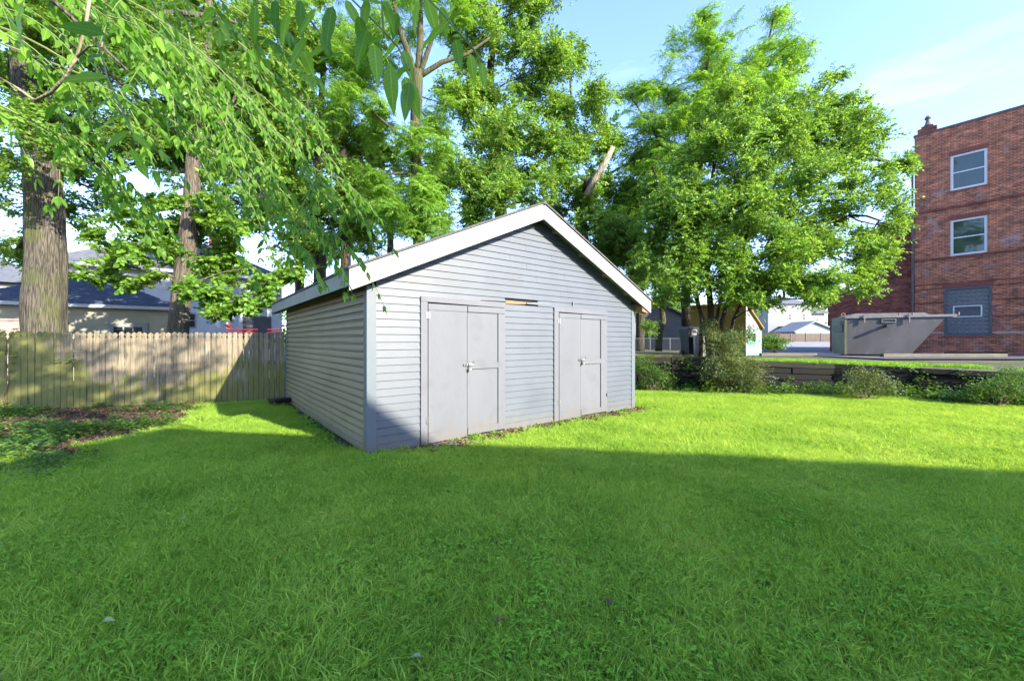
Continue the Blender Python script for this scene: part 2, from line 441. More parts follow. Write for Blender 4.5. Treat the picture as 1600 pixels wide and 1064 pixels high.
MT['leaf_veined'] = add_veins(leaf_mat('leaf_veined', (0.045, 0.135, 0.014), (0.175, 0.320, 0.042), 0.5, (2.3, 2.2, 0.9), 0.35, 1.2))
MT['grass'] = leaf_mat('grass_blade', (0.115, 0.265, 0.024), (0.410, 0.560, 0.100), 0.42, (1.9, 1.6, 0.9), 0.6, 1.1, c3=(0.46, 0.42, 0.20), spec=0.08)
MT['grass_coarse'] = leaf_mat('grass_coarse', (0.028, 0.095, 0.012), (0.070, 0.165, 0.022), 0.34, (2.2, 2.0, 1.0), 0.45, 0.9)
MT['clover'] = leaf_mat('clover_leaf', (0.125, 0.285, 0.022), (0.270, 0.470, 0.060), 0.3, (2.0, 2.0, 1.0), 0.5, 1.4, spec=0.06)
MT['ivy'] = leaf_mat('ground_cover_leaf', (0.030, 0.090, 0.016), (0.110, 0.200, 0.034), 0.3, None, 0.45, 1.6)
MT['shrub'] = leaf_mat('shrub_leaf', (0.055, 0.095, 0.030), (0.150, 0.190, 0.070), 0.3, None, 0.5, 2.5, c3=(0.28, 0.24, 0.12))
MT['litter'] = simple('leaf_litter', (0.0546, 0.0301, 0.0164), (0.1638, 0.1092, 0.0655), 3, 0.9, coords='Object')
MT['dry_grass'] = leaf_mat('dry_grass', (0.11, 0.12, 0.03), (0.26, 0.23, 0.08), 0.3, (1.5, 1.4, 1.0), 0.6, 1.5)
MT['twig'] = simple('twig', (0.10, 0.075, 0.045), (0.17, 0.13, 0.08), 8, 0.9)
MT['green_twig'] = simple('green_twig', (0.11, 0.16, 0.05), (0.16, 0.20, 0.07), 8, 0.7)
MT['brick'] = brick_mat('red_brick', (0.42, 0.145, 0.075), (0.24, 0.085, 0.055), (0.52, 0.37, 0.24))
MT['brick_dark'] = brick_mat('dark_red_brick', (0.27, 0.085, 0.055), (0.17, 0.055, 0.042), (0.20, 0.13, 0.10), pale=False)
MT['brick_plain'] = simple('brick_lintel', (0.15, 0.05, 0.04), (0.30, 0.10, 0.075), 12, 0.85, 0.3, 40)
MT['coping'] = simple('coping_stone', (0.0765, 0.0675, 0.0720), (0.1170, 0.1035, 0.1080), 2, 0.8)
MT['limestone'] = simple('pale_band', (0.3200, 0.2720, 0.2480), (0.4160, 0.3680, 0.3440), 4, 0.85)
MT['vinyl_white'] = simple('vinyl_white', (0.5588, 0.5661, 0.5661), (0.6029, 0.6029, 0.6029), 2, 0.45)
MT['glass'] = glass_mat('window_glass', (0.03, 0.05, 0.04))
MT['glass_dark'] = glass_mat('window_glass_dark', (0.012, 0.015, 0.02), 0.12)
MT['glass_block'] = glass_mat('glass_block', (0.09, 0.095, 0.115), 0.35)
MT['grout'] = simple('grey_grout', (0.30, 0.32, 0.34), (0.36, 0.38, 0.40), 4, 0.85)
MT['dark_frame'] = simple('dark_frame', (0.07, 0.075, 0.085), (0.10, 0.105, 0.115), 4, 0.7)
MT['steel'] = simple('dumpster_steel', (0.0606, 0.0589, 0.0606), (0.0962, 0.0945, 0.0962), 0.9, 0.55, 0.15, 20, (1, 1, 0.5), c3=(0.1283, 0.1212, 0.1212), s3=2.2, lo3=0.6, hi3=0.78, metal=0.2)
MT['steel_olive'] = simple('olive_steel', (0.1088, 0.1088, 0.0576), (0.1600, 0.1600, 0.0896), 1.5, 0.6, 0.1, 20)
MT['rust'] = simple('rusty_steel', (0.20, 0.09, 0.05), (0.32, 0.16, 0.10), 6, 0.8, 0.2, 20)
MT['lid'] = simple('grey_lid', (0.1518, 0.1518, 0.1518), (0.2125, 0.2075, 0.2024), 3, 0.6)
MT['cream'] = simple('cream_siding', (0.2226, 0.2226, 0.1592), (0.2651, 0.2597, 0.1909), 1.5, 0.7)
MT['house_white'] = simple('house_siding', (0.3276, 0.3591, 0.3969), (0.3906, 0.4159, 0.4410), 1.5, 0.7)
MT['house_white2'] = simple('house_siding_white', (0.1748, 0.1824, 0.1902), (0.2005, 0.2056, 0.2108), 1.5, 0.7)
MT['house_grey'] = simple('house_siding_grey', (0.0560, 0.0616, 0.0700), (0.0728, 0.0784, 0.0868), 1.5, 0.8)
MT['house_blue'] = simple('garage_blue_white', (0.1848, 0.2218, 0.2439), (0.2144, 0.2476, 0.2661), 1.5, 0.8)
MT['red'] = simple('red_paint', (0.2058, 0.0123, 0.0147), (0.2548, 0.0196, 0.0196), 4, 0.5)
MT['pink'] = simple('pink_render', (0.2520, 0.1814, 0.1613), (0.3125, 0.2369, 0.2117), 2, 0.9)
MT['yellow'] = simple('yellow_paint', (0.2131, 0.1333, 0.0135), (0.2499, 0.1614, 0.0216), 3, 0.6)
MT['green_paint'] = simple('green_paint', (0.0320, 0.1760, 0.0960), (0.0560, 0.2400, 0.1360), 3, 0.6)
MT['mint'] = simple('mint_paint', (0.1400, 0.3500, 0.2800), (0.1960, 0.4200, 0.3360), 3, 0.6)
MT['brown_fence'] = simple('brown_fence', (0.0840, 0.0595, 0.0420), (0.1400, 0.1050, 0.0770), 4, 0.9, 0.2, 20, (3, 3, 0.3))
MT['tan_wall'] = simple('tan_brick_wall', (0.35, 0.27, 0.2), (0.45, 0.36, 0.27), 4, 0.9)
MT['paper'] = simple('white_label', (0.3600, 0.3600, 0.3600), (0.4200, 0.4200, 0.4200), 4, 0.6)

# ------------------------------------------------------------------ mesh helpers
class MB:
    def __init__(self):
        self.v = []; self.f = []; self.m = []
    def add(self, vs, fs, mi=0):
        o = len(self.v)
        self.v.extend([tuple(v) for v in vs])
        for f in fs:
            self.f.append(tuple(i + o for i in f)); self.m.append(mi)
        return self
    def box(self, x0, x1, y0, y1, z0, z1, mi=0):
        vs = [(x0, y0, z0), (x1, y0, z0), (x1, y1, z0), (x0, y1, z0), (x0, y0, z1), (x1, y0, z1), (x1, y1, z1), (x0, y1, z1)]
        return self.hexa(vs, mi)
    def hexa(self, vs, mi=0):
        fs = [(0, 3, 2, 1), (4, 5, 6, 7), (0, 1, 5, 4), (1, 2, 6, 5), (2, 3, 7, 6), (3, 0, 4, 7)]
        return self.add(vs, fs, mi)
    def bevbox(self, x0, x1, y0, y1, z0, z1, b=0.005, mi=0):
        vs = []; 
        for z, e in ((z0, b), (z0 + b, 0), (z1 - b, 0), (z1, b)):
            for (sx, sy) in ((0, 0), (1, 0), (1, 1), (0, 1)):
                vs.append(((x1 - e) if sx else (x0 + e), (y1 - e) if sy else (y0 + e), z))
        fs = [(3, 2, 1, 0), (12, 13, 14, 15)]
        for k in range(3):
            for i in range(4):
                j = (i + 1) % 4
                fs.append((4 * k + i, 4 * k + j, 4 * k + 4 + j, 4 * k + 4 + i))
        return self.add(vs, fs, mi)
    def prism(self, poly, axis_lo, axis_hi, axis='y', mi=0):
        """poly: 2D points; extruded along axis. axis y: (x,z); axis x: (y,z); axis z: (x,y)"""
        n = len(poly)
        def mk(p, a):
            return {'y': (p[0], a, p[1]), 'x': (a, p[0], p[1]), 'z': (p[0], p[1], a)}[axis]
        vs = [mk(p, axis_lo) for p in poly] + [mk(p, axis_hi) for p in poly]
        fs = [tuple(range(n - 1, -1, -1)), tuple(range(n, 2 * n))]
        for i in range(n):
            j = (i + 1) % n
            fs.append((i, j, n + j, n + i))
        return self.add(vs, fs, mi)
    def tube(self, pts, rads, sides=8, mi=0, cap=True, wob=0.0, seed=0):
        pts = [Vector(p) for p in pts]
        vs = []; fs = []
        up = Vector((0.13, 0.97, 0.2)).normalized()
        prev = None
        for i, p in enumerate(pts):
            d = (pts[min(i + 1, len(pts) - 1)] - pts[max(i - 1, 0)]).normalized()
            if prev is None:
                a = d.cross(up)
                if a.length < 1e-3: a = d.cross(Vector((1, 0, 0)))
            else:
                a = prev - d * prev.dot(d)
            a.normalize(); b = d.cross(a); prev = a
            for k in range(sides):
                t = 2 * math.pi * k / sides
                r = rads[i]
                if wob:
                    r *= 1 + wob * mnoise.noise(Vector((math.cos(t) * 2.2, math.sin(t) * 2.2, i * 0.12 + seed)))
                if sides > 60:      # furrowed bark: raised plates between grooves
                    f_ = abs(mnoise.noise(Vector((math.cos(t) * 8 + .3 * math.sin(i * .2), math.sin(t) * 8, i * 0.16 + seed))))
                    r *= 1 + .09 * min(.35, f_) - .018
                vs.append(p + a * (math.cos(t) * r) + b * (math.sin(t) * r))
        for i in range(len(pts) - 1):
            for k in range(sides):
                j = (k + 1) % sides
                fs.append((i * sides + k, i * sides + j, (i + 1) * sides + j, (i + 1) * sides + k))
        if cap:
            fs.append(tuple(range(sides - 1, -1, -1)))
            fs.append(tuple((len(pts) - 1) * sides + k for k in range(sides)))
        return self.add(vs, fs, mi)
    def lathe(self, prof, cx=0, cy=0, sides=16, mi=0):
        vs = []; fs = []
        for r, z in prof:
            for k in range(sides):
                t = 2 * math.pi * k / sides
                vs.append((cx + r * math.cos(t), cy + r * math.sin(t), z))
        for i in range(len(prof) - 1):
            for k in range(sides):
                j = (k + 1) % sides
                fs.append((i * sides + k, i * sides + j, (i + 1) * sides + j, (i + 1) * sides + k))
        fs.append(tuple(range(sides - 1, -1, -1)))
        fs.append(tuple((len(prof) - 1) * sides + k for k in range(sides)))
        return self.add(vs, fs, mi)
    def mesh(self, name, mats):
        me = bpy.data.meshes.new(name)
        me.from_pydata(self.v, [], self.f)
        for m in mats: me.materials.append(m)
        if len(mats) > 1:
            me.polygons.foreach_set('material_index', self.m)
        me.update()
        return me
    def build(self, name, mat, parent=None, smooth=False, **kw):
        mats = mat if isinstance(mat, (list, tuple)) else [mat]
        me = self.mesh(name, mats)
        if smooth:
            me.polygons.foreach_set('use_smooth', [True] * len(me.polygons))
        return link(name, me, parent, **kw)

def link(name, me, parent=None, loc=None, rot=None, kind=None, label=None):
    o = bpy.data.objects.new(name, me)
    col.objects.link(o)
    if parent: o.parent = parent
    if loc is not None: o.location = loc
    if rot is not None: o.rotation_euler = rot
    if kind: o['kind'] = kind
    if label: o['label'] = label
    return o

def tag(o, label, cat, group=None):
    o['label'] = label; o['category'] = cat
    if group: o['group'] = group
    return o

def thing(name, label, cat, loc=(0, 0, 0), rz=0.0, group=None):
    o = bpy.data.objects.new(name, None)
    o.empty_display_size = 0.2
    col.objects.link(o)
    o.location = loc; o.rotation_euler = (0, 0, rz)
    return tag(o, label, cat, group)

def structure(name, mb, mat, **kw):
    o = mb.build(name, mat, **kw); o['kind'] = 'structure'
    return o

# scatter: one object whose mesh holds a few plant pieces plus loose points; its node group puts the pieces on the points
def scatter_group(K, name):
    g = bpy.data.node_groups.new(name, 'GeometryNodeTree')
    g.interface.new_socket(name='Geometry', in_out='INPUT', socket_type='NodeSocketGeometry')
    g.interface.new_socket(name='Geometry', in_out='OUTPUT', socket_type='NodeSocketGeometry')
    n = g.nodes; l = g.links
    gi = n.new('NodeGroupInput'); go = n.new('NodeGroupOutput')
    jn = n.new('GeometryNodeJoinGeometry')
    va = n.new('GeometryNodeInputNamedAttribute'); va.data_type = 'INT'; va.inputs['Name'].default_value = 'vid'
    ra = n.new('GeometryNodeInputNamedAttribute'); ra.data_type = 'FLOAT_VECTOR'; ra.inputs['Name'].default_value = 'rot'
    sa = n.new('GeometryNodeInputNamedAttribute'); sa.data_type = 'FLOAT'; sa.inputs['Name'].default_value = 'scl'
    er = n.new('FunctionNodeEulerToRotation')
    l.new(ra.outputs['Attribute'], er.inputs[0])
    def sep(val):
        c = n.new('FunctionNodeCompare'); c.data_type = 'INT'; c.operation = 'EQUAL'
        ia = [s for s in c.inputs if s.type == 'INT']
        l.new(va.outputs['Attribute'], ia[0]); ia[1].default_value = val
        s = n.new('GeometryNodeSeparateGeometry'); s.domain = 'POINT'
        l.new(gi.outputs[0], s.inputs['Geometry']); l.new(c.outputs['Result'], s.inputs['Selection'])
        return s.outputs['Selection']
    for k in range(K):
        inst = sep(k); pts = sep(100 + k)
        ip = n.new('GeometryNodeInstanceOnPoints')
        l.new(pts, ip.inputs['Points']); l.new(inst, ip.inputs['Instance'])
        l.new(er.outputs[0], ip.inputs['Rotation']); l.new(sa.outputs['Attribute'], ip.inputs['Scale'])
        l.new(ip.outputs[0], jn.inputs[0])
    l.new(jn.outputs[0], go.inputs[0])
    return g
_groups = {}
def scatter(name, variants, pts, mats, parent=None, label=None, loc=None):
    """variants: list of MB; pts: list of (pos, euler, scale, k)"""
    vs = []; fs = []; mi = []; vid = []
    for k, mb in enumerate(variants):
        o = len(vs)
        vs.extend(mb.v); fs.extend([tuple(i + o for i in f) for f in mb.f]); mi.extend(mb.m); vid.extend([k] * len(mb.v))
    n0 = len(vs)
    base = Vector(loc) if loc is not None else Vector((0, 0, 0))
    vs.extend([tuple(Vector(p[0]) - base) for p in pts])
    vid.extend([100 + p[3] for p in pts])
    me = bpy.data.meshes.new(name)
    me.from_pydata(vs, [], fs)
    for m in mats: me.materials.append(m)
    if len(mats) > 1: me.polygons.foreach_set('material_index', mi)
    a = me.attributes.new('vid', 'INT', 'POINT'); a.data.foreach_set('value', np.array(vid, dtype=np.int32))
    rot = np.zeros((len(vs), 3), dtype=np.float32); scl = np.ones(len(vs), dtype=np.float32)
    if pts:
        rot[n0:] = np.array([p[1] for p in pts], dtype=np.float32)
        scl[n0:] = np.array([p[2] for p in pts], dtype=np.float32)
    a = me.attributes.new('rot', 'FLOAT_VECTOR', 'POINT'); a.data.foreach_set('vector', rot.ravel())
    a = me.attributes.new('scl', 'FLOAT', 'POINT'); a.data.foreach_set('value', scl)
    o = link(name, me, parent, loc=loc, kind='stuff', label=label)
    K = len(variants)
    if K not in _groups: _groups[K] = scatter_group(K, 'place_pieces_%d' % K)
    md = o.modifiers.new('place', 'NODES'); md.node_group = _groups[K]
    return o

def frame_of(d, nrm):
    """matrix whose +Y is d and +Z is near nrm"""
    d = Vector(d).normalized(); nrm = Vector(nrm)
    x = d.cross(nrm)
    if x.length < 1e-4: x = d.cross(Vector((0.3, 0.8, 0.2)))
    x.normalize(); z = x.cross(d).normalized()
    return Matrix((x, d, z)).transposed()

def leaf_into(mb, p, d, nrm, L, Wd, fine=True, mi=0, fold=0.18, droop=0.15):
    M = frame_of(d, nrm)
    h = Wd / 2
    if fine:
        q = [(0, 0, 0), (-h * .8, .28 * L, fold * h), (-h * .85, .55 * L, fold * h - droop * L * .3), (0, L, -droop * L), (h * .85, .55 * L, fold * h - droop * L * .3), (h * .8, .28 * L, fold * h), (0, .45 * L, -fold * h - droop * L * .1)]
        fs = [(0, 6, 1), (1, 6, 2), (2, 6, 3), (3, 6, 4), (4, 6, 5), (5, 6, 0)]
    else:
        q = [(0, 0, 0), (-h, .42 * L, fold * h), (0, L, -droop * L), (h, .42 * L, fold * h)]
        fs = [(0, 2, 1), (0, 3, 2)]
    p = Vector(p)
    mb.add([p + M @ Vector(c) for c in q], fs, mi)

def rnd_dir(r, zlo=-1.0, zhi=1.0):
    z = r.uniform(zlo, zhi); t = r.uniform(0, 2 * math.pi); s = math.sqrt(max(0, 1 - z * z))
    return Vector((math.cos(t) * s, math.sin(t) * s, z))

def clump_broad(seed, R=0.5, twigs=11, per=9, L=0.095, Wd=0.06, fine=False, flat=0.6):
    r = random.Random(seed); mb = MB()
    for _ in range(twigs):
        d = rnd_dir(r, -0.5, 0.9); d.z *= flat
        ln = R * r.uniform(0.6, 1.0)
        start = Vector((r.uniform(-.3, .3), r.uniform(-.3, .3), r.uniform(-.2, .2))) * R
        end = start + d * ln + Vector((0, 0, -0.12 * ln))
        mb.tube([start, (start + end) / 2 + Vector((0, 0, .03)), end], [0.006, 0.004, 0.002], 3, 1, cap=False)
        for k in range(per):
            t = (k + 0.5) / per
            p = start.lerp(end, t) + Vector((0, 0, .03 * math.sin(math.pi * t)))
            side = 1 if k % 2 else -1
            dd = (d.normalized() * 0.6 + d.cross(Vector((0, 0, 1))).normalized() * side * 0.9 + Vector((r.uniform(-.3, .3), r.uniform(-.3, .3), r.uniform(-.5, .25))))
            nn = rnd_dir(r, -.1, 1.0) + Vector((0, 0, .25))
            s = r.uniform(0.7, 1.2)
            leaf_into(mb, p, dd, nn, L * s, Wd * s, fine)
    return mb

def clump_pinnate(seed, nleaf=8, LL=0.55, pairs=9, L=0.11, Wd=0.036, fine=False):
    r = random.Random(seed); mb = MB()
    for i in range(nleaf):
        az = 2 * math.pi * (i + r.uniform(-.3, .3)) / nleaf
        d = Vector((math.cos(az), math.sin(az), r.uniform(0.1, 0.7))).normalized()
        ln = LL * r.uniform(.7, 1.1)
        pts = []
        for k in range(6):
            t = k / 5
            pts.append(d * ln * t + Vector((0, 0, -0.55 * ln * t * t)))
        mb.tube(pts, [0.005, .004, .003, .003, .002, .0015], 3, 1, cap=False)
        for k in range(pairs):
            t = 0.18 + 0.82 * k / (pairs - 1)
            f = t * 5; a = int(min(f, 4)); p = pts[a].lerp(pts[a + 1], f - a)
            ax = (pts[a + 1] - pts[a]).normalized()
            sd = ax.cross(Vector((0, 0, 1))).normalized()
            s = (1 - 0.45 * abs(t - 0.45)) * r.uniform(.85, 1.1)
            for sg in (-1, 1):
                dd = sd * sg + ax * 0.45 + Vector((0, 0, r.uniform(-.6, -.15)))
                leaf_into(mb, p, dd, Vector((r.uniform(-.6, .6), r.uniform(-.6, .6), .8)) + ax * .1, L * s, Wd * s, fine, 0, .2, .12)
    return mb

CL = {
    'broad': [clump_broad(10 + i, 0.55, 13, 10, 0.115, 0.075, False, .8) for i in range(5)],
    'broad_fine': [clump_broad(30 + i, 0.48, 13, 10, 0.10, 0.058, True) for i in range(5)],
    'elm': [clump_broad(50 + i, 0.50, 13, 9, 0.12, 0.078, False, 0.9) for i in range(6)],
    'maple': [clump_broad(70 + i, 0.42, 10, 8, 0.14, 0.12, True, 0.4) for i in range(4)],
    'pinnate': [clump_pinnate(90 + i, 9, 0.6, 9, 0.135, 0.042) for i in range(5)],
    'far': [clump_broad(110 + i, 1.2, 14, 9, 0.32, 0.24) for i in range(4)],
}

# ------------------------------------------------------------------ ground
WALLPTS = [Vector((-1.2, 13.6, 1.05)), Vector((3.0, 12.85, 1.02)), Vector((4.9, 12.4, 0.98)), Vector((9.35, 11.7, 0.83)), Vector((12.4, 9.7, 0.72)), Vector((18.0, 6.2, 0.62))]
def wall_y(x):
    for a, b in zip(WALLPTS[:-1], WALLPTS[1:]):
        if a.x <= x <= b.x:
            t = (x - a.x) / (b.x - a.x)
            return a.y + (b.y - a.y) * t
    return 999 if x < -1.2 else 6.2
FEN0 = Vector((-14.0, 7.62, 0)); FEN1 = Vector((-5.25, 10.23, 0))
FD = (FEN1 - FEN0).normalized(); FN = Vector((FD.y, -FD.x, 0))   # FN points to the lawn
def fence_dist(x, y):
    return (Vector((x, y, 0)) - FEN0).dot(FN)
A0 = Vector((-1.875, 5.217, 0))
def shed_local(x, y):
    d = Vector((x, y, 0)) - A0
    return d.dot(R_), d.dot(L_)

g = MB()
g.add([(-320, -60, 0), (320, -60, 0), (320, 320, 0), (-320, 320, 0)], [(0, 1, 2, 3)])
structure('ground', g, MT['soil'])

def lot_z(x, y):
    if y < 20: return None
    return 0.75 + 0.0106 * (y - 20)
# raised terrace behind the retaining wall: front edge follows the wall
tv = []; tf = []
xs = [w.x for w in WALLPTS] + [40, 90, 200]
ws = [(w.x, w.y, w.z) for w in WALLPTS] + [(40, -4, .6), (90, -20, .6), (200, -40, .6)]
rows = []
for (x, y, z) in ws:
    rows.append([(x, y + 0.02, z - 0.02)])
for i, (x, y, z) in enumerate(ws):
    for yy in (15.2, 20.0, 36.0, 70.0, 150.0, 310.0):
        zz = max(0.75, 0.75 + 0.0106 * (yy - 20)) if yy >= 20 else 0.82 - (0.06 if x > 6 else -0.1)
        if yy > 80: zz = 1.3
        rows[i].append((x, max(yy, y + 3), zz))
nc = len(rows[0])
tm = MB()
tm.add([p for r_ in rows for p in r_], [(i * nc + j, (i + 1) * nc + j, (i + 1) * nc + j + 1, i * nc + j + 1) for i in range(len(rows) - 1) for j in range(nc - 1)])
structure('terrace_ground', tm, MT['terrace'])
# car park and the pale concrete yard beyond it
def strip(pts4, dz, name, mat):
    m = MB(); m.add([(x, y, z + dz) for x, y, z in pts4], [(0, 1, 2, 3)])
    return structure(name, m, mat)
strip([(11.8, 19.9, 0.75), (60, 19.9, 0.75), (60, 36, 0.92), (21, 36, 0.92)], 0.02, 'car_park', MT['asphalt'])
strip([(14, 14.9, 0.77), (60, 14.9, 0.77), (60, 19.9, 0.75), (14, 19.9, 0.75)], 0.045, 'car_park_edge', MT['asphalt'])
strip([(21.5, 36.01, 0.92), (120, 36.01, 0.92), (120, 69, 1.27), (42, 69, 1.27)], 0.02, 'concrete_yard', MT['concrete'])

# mulch strips (soil beds)
def bed(name, pts, z, mat):
    m = MB(); m.add([(p[0], p[1], z) for p in pts], [tuple(range(len(pts)))])
    return structure(name, m, mat)
fp = [(-14, 7.6), (-14, 4.4), (-9.0, 4.4), (-6.4, 4.8), (-5.9, 5.6), (-5.8, 6.4), (-6.4, 8.3), (-7.0, 9.3), (-5.6, 9.9), (-5.25, 10.2)]
bed('planting_bed', fp, 0.006, MT['mulch'])
bp = []
for w, off in zip(WALLPTS[1:], (1.1, 1.25, 1.05, 1.2, 1.0)):
    bp.append((w.x, w.y - off))
bed('border_bed', bp + [(w.x, w.y) for w in reversed(WALLPTS[1:])], 0.006, MT['mulch'])
c = lambda s, t: tuple((A0 + R_ * s + L_ * t)[:2])
bed('shed_dirt_strip', [c(0.45, 0.02), c(0.5, -0.3), c(1.2, -0.50), c(2.4, -0.55), c(3.8, -0.55), c(5.0, -0.5), c(6.0, -0.4), c(6.05, 0.1)], 0.009, MT['path_dirt'])
bed('shed_side_dirt', [c(-0.02, 0.2), c(-0.35, 0.6), c(-0.5, 2.5), c(-0.45, 5.2), c(-0.1, 6.0), c(0.0, 5.0)], 0.009, MT['soil'])

# ------------------------------------------------------------------ lawn grass
def grass_patch(seed, n=620, size=0.5, h=(0.035, 0.075), w=0.0035, lean=0.5, coarse=False):
    r = np.random.default_rng(seed); mb = MB()
    # tufts
    nt = int(n / 7)
    cx = r.uniform(-size / 2, size / 2, nt); cy = r.uniform(-size / 2, size / 2, nt)
    for i in range(nt):
        tl = r.normal(0, 0.35, 2)
        th = r.uniform(*h)
        for _ in range(7):
            x = cx[i] + r.normal(0, .012); y = cy[i] + r.normal(0, .012)
            a = r.uniform(0, 2 * math.pi); hh = th * r.uniform(.6, 1.15)
            lx = math.cos(a) * lean * r.uniform(.3, 1.2) + tl[0]; ly = math.sin(a) * lean * r.uniform(.3, 1.2) + tl[1]
            b = r.uniform(0, 2 * math.pi); wx = math.cos(b) * w / 2; wy = math.sin(b) * w / 2
            z1 = hh * .6
            m1 = (x + lx * hh * .35, y + ly * hh * .35)
            t1 = (x + lx * hh * 1.05, y + ly * hh * 1.05)
            mb.add([(x - wx, y - wy, 0), (x + wx, y + wy, 0), (m1[0] + wx * .85, m1[1] + wy * .85, z1), (m1[0] - wx * .85, m1[1] - wy * .85, z1), (t1[0], t1[1], hh * (.95 if not coarse else .8))],
                   [(0, 1, 2, 3), (3, 2, 4)])
    return mb
def fbm(x, y, s, o=0.0):
    return mnoise.fractal(Vector((x * s + o, y * s - o, o * 1.7)), 0.9, 2.0, 4)
GV = [grass_patch(s, 850, .5, (.035, .095), .0050, .65) for s in (1, 2, 3)] + [grass_patch(4, 600, .5, (.06, .125), .0065, .85, True)]
def bed_x(y):
    return float(np.interp(y, [3.2, 4.1, 5.1, 6.0, 8.3, 9.7], [-5.9, -5.35, -5.4, -5.55, -6.3, -7.1]))
def lawn_ok(x, y, margin=0.0):
    if y > wall_y(x) - 1.15 - margin * .3 + 0.12 * fbm(x, y, 1.5, 3): return False
    s, t = shed_local(x, y)
    if -0.06 < s < 6.1 and -0.06 < t < 6.1: return False
    if 0.5 < s < 6.0 and -0.44 + .12 * fbm(x, y, 2.5, 5) < t < 0.0: return False
    if -0.30 + .12 * fbm(x, y, 2, 9) < s < 0 and 0.5 < t < 5.8: return False
    if y > 3.6 and x < bed_x(y) + .35 * fbm(x, y, 1.3, 8) - (.9 if y < 5 else .25) * (rng.random() < .55): return False
    if x < -5.0 and fence_dist(x, y) < .25: return False
    return True
pts_fine = []; step = 0.185
yy = 0.6
while yy < 13.5:
    xmax = yy * 1.36 + 1.2
    xx = -xmax
    while xx < xmax:
        x = xx + rng.uniform(-.1, .1); y = yy + rng.uniform(-.1, .1)
        if lawn_ok(x, y):
            f = fbm(x, y, 0.55)
            k = rng.choice((0, 1, 2))
            if f > -0.02 and rng.random() < .5: k = 3
            sc = 0.95 + 0.35 * fbm(x, y, 0.9, 11) + rng.uniform(-.12, .12)
            if y > 7.5 and k == 3 : k = 1
            s_, t_ = shed_local(x, y)
            if t_ > -.5 and -0.7 < s_ < 6.4: sc *= 0.9
            pts_fine.append(((x, y, 0), (0, 0, rng.uniform(0, 6.28)), max(.8, sc), k))
        xx += step
    yy += step
scatter('lawn_grass', GV, pts_fine, [MT['grass']], label=None)
bpy.data.objects['lawn_grass']['label'] = 'mown green lawn grass spreading before the shed'

# clover and broad leaved weeds among the grass
def clover_piece(seed, n=9):
    r = random.Random(seed); mb = MB()
    for _ in range(n):
        p = Vector((r.gauss(0, .07), r.gauss(0, .07), r.uniform(.035, .06)))
        mb.tube([(p.x * .8, p.y * .8, 0), p], [.0012, .0010], 3, 0, cap=False)
        a0 = r.uniform(0, 6.28)
        for k in range(3):
            a = a0 + k * 2.094
            d = Vector((math.cos(a), math.sin(a), r.uniform(-.25, .2)))
            L = r.uniform(.012, .022)
            leaf_into(mb, p, d, Vector((r.uniform(-.3, .3), r.uniform(-.3, .3), 1)), L, L * .95, True, 0, .15, .1)
    return mb
def weed_piece(seed):
    r = random.Random(seed); mb = MB()
    for k in range(7):
        a = k * .9 + r.uniform(-.3, .3)
        d = Vector((math.cos(a), math.sin(a), r.uniform(.25, .9)))
        L = r.uniform(.05, .085)
        leaf_into(mb, (0, 0, .012), d, (0, 0, 1), L, L * .38, True, 0, .2, .35)
    return mb
cv = [clover_piece(1, 7), clover_piece(2, 9), clover_piece(3, 6), weed_piece(4), weed_piece(5), clover_piece(6, 4), clover_piece(7, 12)]
cp = []
for _ in range(9000):
    y = 0.9 + 8.5 * rng.random() ** 1.7; x = rng.uniform(-1, 1) * (y * 1.33 + .5)
    if not lawn_ok(x, y): continue
    f = fbm(x, y, 0.8, 21) + 0.10 * (x > 0) - 0.04
    if rng.random() < .24 + .8 * max(0, f):
        cp.append(((x, y, 0.012), (0, 0, rng.uniform(0, 6.28)), rng.uniform(.65, 1.1), rng.choice((0, 1, 2, 5, 6))))
    elif rng.random() < .06:
        cp.append(((x, y, 0.012), (0, 0, rng.uniform(0, 6.28)), rng.uniform(.35, .7), rng.choice((3, 4))))
o = scatter('clover_patches', cv, cp, [MT['clover']]); o['label'] = 'clover and broad weeds growing in the lawn'

# ivy like ground cover on the left bed, sprigs on the right
def cover_piece(seed, n=34, R=.22, H=.16, L=.06):
    r = random.Random(seed); mb = MB()
    for _ in range(n):
        p = Vector((r.gauss(0, R * .5), r.gauss(0, R * .5), r.uniform(.02, H)))
        d = rnd_dir(r, -.3, .4); s = r.uniform(.6, 1.25)
        leaf_into(mb, p, d, Vector((r.uniform(-.5, .5), r.uniform(-.7, .2), 1)), L * s, L * .75 * s, True, 0, .15, .15)
    return mb
IV = [cover_piece(s) for s in (1, 2, 3)] + [cover_piece(4, 30, .2, .3, .085)]
ip = []
for _ in range(9500):
    x = rng.uniform(-14, -4.9); y = rng.uniform(3.4, 10.3)
    if fence_dist(x, y) < 0.12: continue
    s, t = shed_local(x, y)
    if s > -0.15 and t > -.1: continue
    edge = bed_x(y) - x + .3 * fbm(x, y, 1.1, 5)
    if y < 4 and rng.random() < .6: continue
    if edge < 0 and not (edge > -.5 and rng.random() < .18): continue
    if y > 9 and x > -7 and rng.random() < .5: continue
    f = fbm(x, y, 0.75, 31)
    bare = fbm(x, y, .5, 77)
    if x > -8.6 and y > 7.6 and rng.random() < .7: continue      # dry heap of leaves near the fence
    if f + rng.uniform(-.1, .1) > -0.03 and bare < .20:
        ip.append(((x, y, 0), (0, 0, rng.uniform(0, 6.28)), rng.uniform(.35, .8), rng.choice((0, 1, 2, 2, 3))))
o = scatter('ground_cover', IV, ip, [MT['ivy']]); o['label'] = 'leafy green ground cover below the picket fence'
